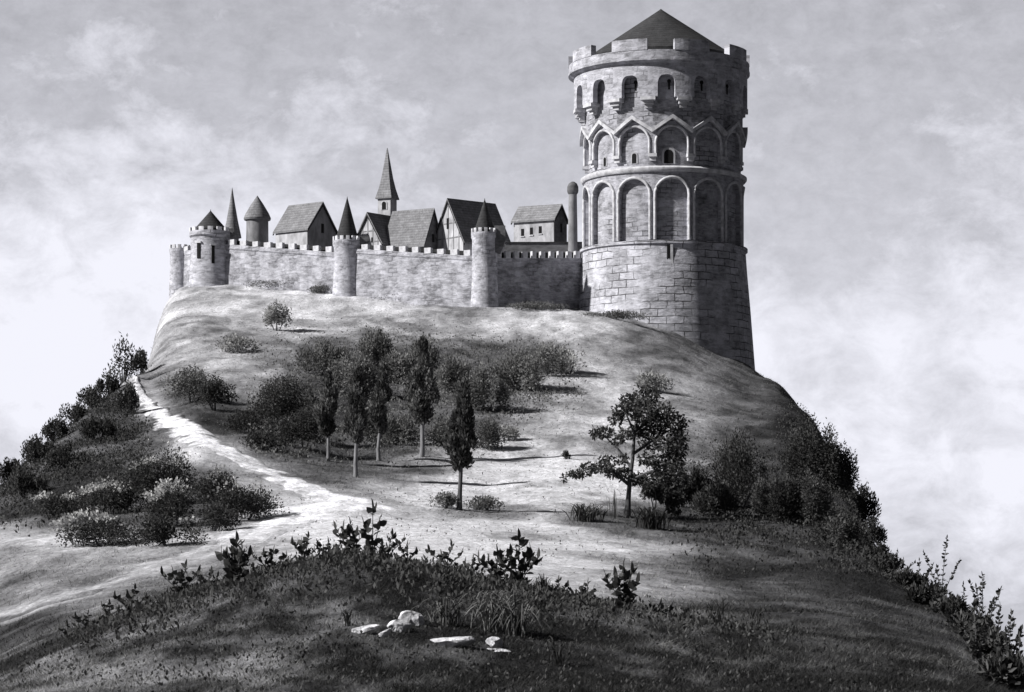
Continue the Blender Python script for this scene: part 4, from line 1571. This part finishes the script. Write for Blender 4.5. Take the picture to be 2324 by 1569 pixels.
def ridge_weeds():
    """low leafy growth that fringes the foreground bank and the right rim"""
    rng = np.random.default_rng(77)
    n = 15000
    px = rng.uniform(150, 1800, n)
    Yu = rng.normal(70.5, 2.6, n)
    dens = vnoise(px / 26.0, Yu / 6.0, 8) * (1 - np.clip((px - 1250) / 700, 0, .85)) * np.clip((px - 120) / 250, .1, 1)
    k = rng.uniform(0, 1, n) < dens * 1.1
    px, Yu = px[k], Yu[k]
    Y = Yu * K
    x = (px - CX) / F * Y
    z = H(x, Y)
    hmax = .04 + .34 * vnoise(px / 22.0, Yu / 4.0, 13) ** 1.6
    P = np.stack([x, Y, z + rng.uniform(0, 1, len(x)) * hmax], 1)
    D = np.array([0, 0, .9]) + rng.normal(size=P.shape) * .55
    o = leaves('bank_weeds', P, D, .19, .09, M['leaf_fg'], None, rng)
    set_props(o, 'low leafy weeds fringing the foreground bank', 'weeds', kind='stuff')


ridge_weeds()

def scrub(name, label, n, px0, px1, Y0, Y1, mat, seed, keepf, hmax=.7, size=.22):
    rng = np.random.default_rng(seed)
    px = rng.uniform(px0, px1, n)
    Y = rng.uniform(Y0, Y1, n) * K
    x = (px - CX) / F * Y
    z = H(x, Y)
    py = HZ - z / Y * F
    k = keepf(px, py) * (.15 + 1.5 * vnoise(x / 2.6, Y / 4.0, seed)) > rng.uniform(0, 1, n)
    k &= ~on_path(x, Y, 2.0)
    x, Y, z = x[k], Y[k], z[k]
    hm = hmax * vnoise(x / 1.9, Y / 3.2, seed + 1) ** 1.3
    P = np.stack([x, Y, z + rng.uniform(0, 1, len(x)) * hm], 1)
    D = np.array([0, 0, .8]) + rng.normal(size=P.shape) * .6
    o = leaves(name, P, D, size, size * .55, M[mat], None, rng)
    set_props(o, label, 'scrub', kind='stuff')


def gauss(*blobs):
    def f(px, py):
        r = 0
        for (a, b, rx, ry, w_) in blobs:
            r = r + w_ * np.exp(-((px - a) / rx) ** 4 - ((py - b) / ry) ** 4)
        return np.clip(r, 0, 1)
    return f


scrub('slope_scrub', 'dark low scrub covering the slope left of the track', 42000, -60, 345, 125, 235, 'leaf', 801,
      gauss((120, 1060, 170, 110, .75), (260, 950, 75, 110, .75), (400, 1130, 90, 60, .4)), 1.35, .24)
scrub('flank_scrub', 'dark low scrub covering the right flank of the hill', 42000, 1520, 2030, 115, 240, 'leaf', 811,
      gauss((1800, 1130, 220, 130, .6), (1960, 1200, 80, 110, .8), (1820, 980, 60, 60, .5)), .8, .22)
scrub('thicket_scrub', 'soft grey undergrowth filling the hillside thicket', 52000, 560, 1330, 165, 270, 'leaf_mid', 821,
      gauss((800, 900, 170, 120, .7), (1000, 890, 150, 110, .7), (1190, 860, 130, 70, .6), (640, 970, 90, 70, .6), (500, 920, 90, 50, .5)), 1.5, .26)

scrub('hill_tufts', 'sparse low tufts of weeds scattered over the pale hill', 60000, 300, 1900, 92, 292, 'leaf_mid', 841,
      gauss((1050, 930, 800, 300, .18)), .45, .15)
scrub('bank_litter', 'scattered low scrub and dead leaves on the foreground bank', 26000, -40, 2200, 46, 74, 'leaf_fg', 831,
      gauss((1100, 1440, 1200, 130, .55)), .16, .12)

# tall weed on the left skyline
bush('tall airy weed standing against the sky at the track crest', 278, 850, 60, 110, 601, (190, 235), 'leaf', spiky=.5, n=420, name='tall_weed', cat='plant', stems=6, leaf=.3)
bush('short pale weed left of the tall airy weed', 252, 870, 44, 62, 602, (190, 235), 'leaf_mid', spiky=.4, n=260, name='tall_weed', cat='plant', stems=5, leaf=.28)

# ----------------------------------------------------------------- sky, sun, camera
SUN = Vector((-.82, -.25, .55)).normalized()
w = bpy.data.worlds.new("World")
SC.world = w
w.use_nodes = True
nt = w.node_tree
for n_ in list(nt.nodes):
    nt.nodes.remove(n_)


class WN(NT):
    def __init__(self, tree):
        self.t = tree


W = WN(nt)
gen = W.n('ShaderNodeTexCoord').outputs['Generated']
sx = W.n('ShaderNodeSeparateXYZ')
W.l(gen, sx.inputs[0])
zc = W.math('MAXIMUM', sx.outputs[2], .04)
cb = W.n('ShaderNodeCombineXYZ')
W.l(sx.outputs[0], cb.inputs[0])
W.l(sx.outputs[1], cb.inputs[1])
W.l(zc, cb.inputs[2])
sky = W.n('ShaderNodeTexSky', sky_type='NISHITA')
sky.sun_disc = False
sky.sun_elevation = math.asin(SUN.z)
sky.sun_rotation = math.atan2(SUN.x, SUN.y)
W.l(cb.outputs[0], sky.inputs[0])
bw = W.n('ShaderNodeRGBToBW')
W.l(sky.outputs[0], bw.inputs[0])
# slow banks of cloud plus fine streaks
mp = W.n('ShaderNodeMapping')
mp.inputs['Scale'].default_value = (1, 1, 1.5)
mp.inputs['Location'].default_value = (.33, .1, .27)
W.l(gen, mp.inputs[0])
n1 = W.noise(mp.outputs[0], 12.0, 4, .5, .0)
n2 = W.noise(mp.outputs[0], 38.0, 9, .68, .25)
# bright cloud kept ahead only, sky dimmed elsewhere to weaken ambient light; greyer overhead
frontw = W.math('MULTIPLY', W.math('SUBTRACT', sx.outputs[1], .62), 3.2, True)
low = W.math('SUBTRACT', 1.0, W.math('MULTIPLY', W.math('ABSOLUTE', W.math('SUBTRACT', sx.outputs[2], .085)), 7.0), True)
cm = W.math('ADD', W.math('MULTIPLY', n1, 2.1), W.math('MULTIPLY', n2, 1.9))


def bank(cx_, cz_, rx_, rz_):
    dx = W.math('DIVIDE', W.math('SUBTRACT', sx.outputs[0], cx_), rx_)
    dz = W.math('DIVIDE', W.math('SUBTRACT', sx.outputs[2], cz_), rz_)
    d2 = W.math('ADD', W.math('MULTIPLY', dx, dx), W.math('MULTIPLY', dz, dz))
    return W.math('SUBTRACT', 1.0, d2, True)


cm = W.math('ADD', W.math('SUBTRACT', cm, 2.22), W.math('MULTIPLY', low, .25))
for (a_, b_, c_, d_, e_) in ((-.16, .105, .13, .075, .75), (.15, .06, .14, .065, .6)):
    cm = W.math('ADD', cm, W.math('MULTIPLY', bank(a_, b_, c_, d_), e_))
side = W.math('MULTIPLY', W.math('ABSOLUTE', W.math('ADD', sx.outputs[0], .02)), 1.6)
cm = W.math('ADD', cm, W.math('MULTIPLY', side, .15))
cm = W.math('MULTIPLY', W.math('MULTIPLY', cm, 1.35, True), frontw)
veil = W.math('ADD', W.math('MULTIPLY', bw.outputs[0], .16), W.math('MULTIPLY', frontw, W.math('ADD', W.math('MULTIPLY', W.noise(mp.outputs[0], 70.0, 8, .72, .2), 2.6), W.math('ADD', 1.85, W.math('MULTIPLY', low, 1.25)))))
tot = W.n('ShaderNodeMix', data_type='FLOAT')
W.l(cm, tot.inputs[0])
W.l(veil, tot.inputs[2])
tot.inputs[3].default_value = 7.1
tint = W.mix(1.0, (.965, .97, 1.06, 1), tot.outputs[0], 'MULTIPLY')
bg = W.n('ShaderNodeBackground')
bg.inputs['Strength'].default_value = .1
W.l(tint, bg.inputs[0])
wo = W.n('ShaderNodeOutputWorld')
W.l(bg.outputs[0], wo.inputs[0])

sl = bpy.data.lights.new('sun', 'SUN')
sl.energy = 5.0
sl.angle = math.radians(1.5)
sl.color = (1.0, .985, .965)
so = bpy.data.objects.new('sun', sl)
COL.objects.link(so)
so.rotation_euler = SUN.to_track_quat('Z', 'Y').to_euler()
so.location = SUN * 200

cam = bpy.data.cameras.new('camera')
cam.sensor_width = 36.0
cam.lens = 36.0 * F / 2324.0
cam.shift_y = (HZ - 784.5) / 2324.0
cam.clip_start = .5
cam.clip_end = 20000
co = bpy.data.objects.new('camera', cam)
COL.objects.link(co)
co.rotation_euler = (PI / 2, 0, 0)
SC.camera = co

vs = SC.view_settings
vs.view_transform = 'Standard'
vs.look = 'None'
vs.gamma = 1.0
vs.exposure = 0.4
vs.use_curve_mapping = False
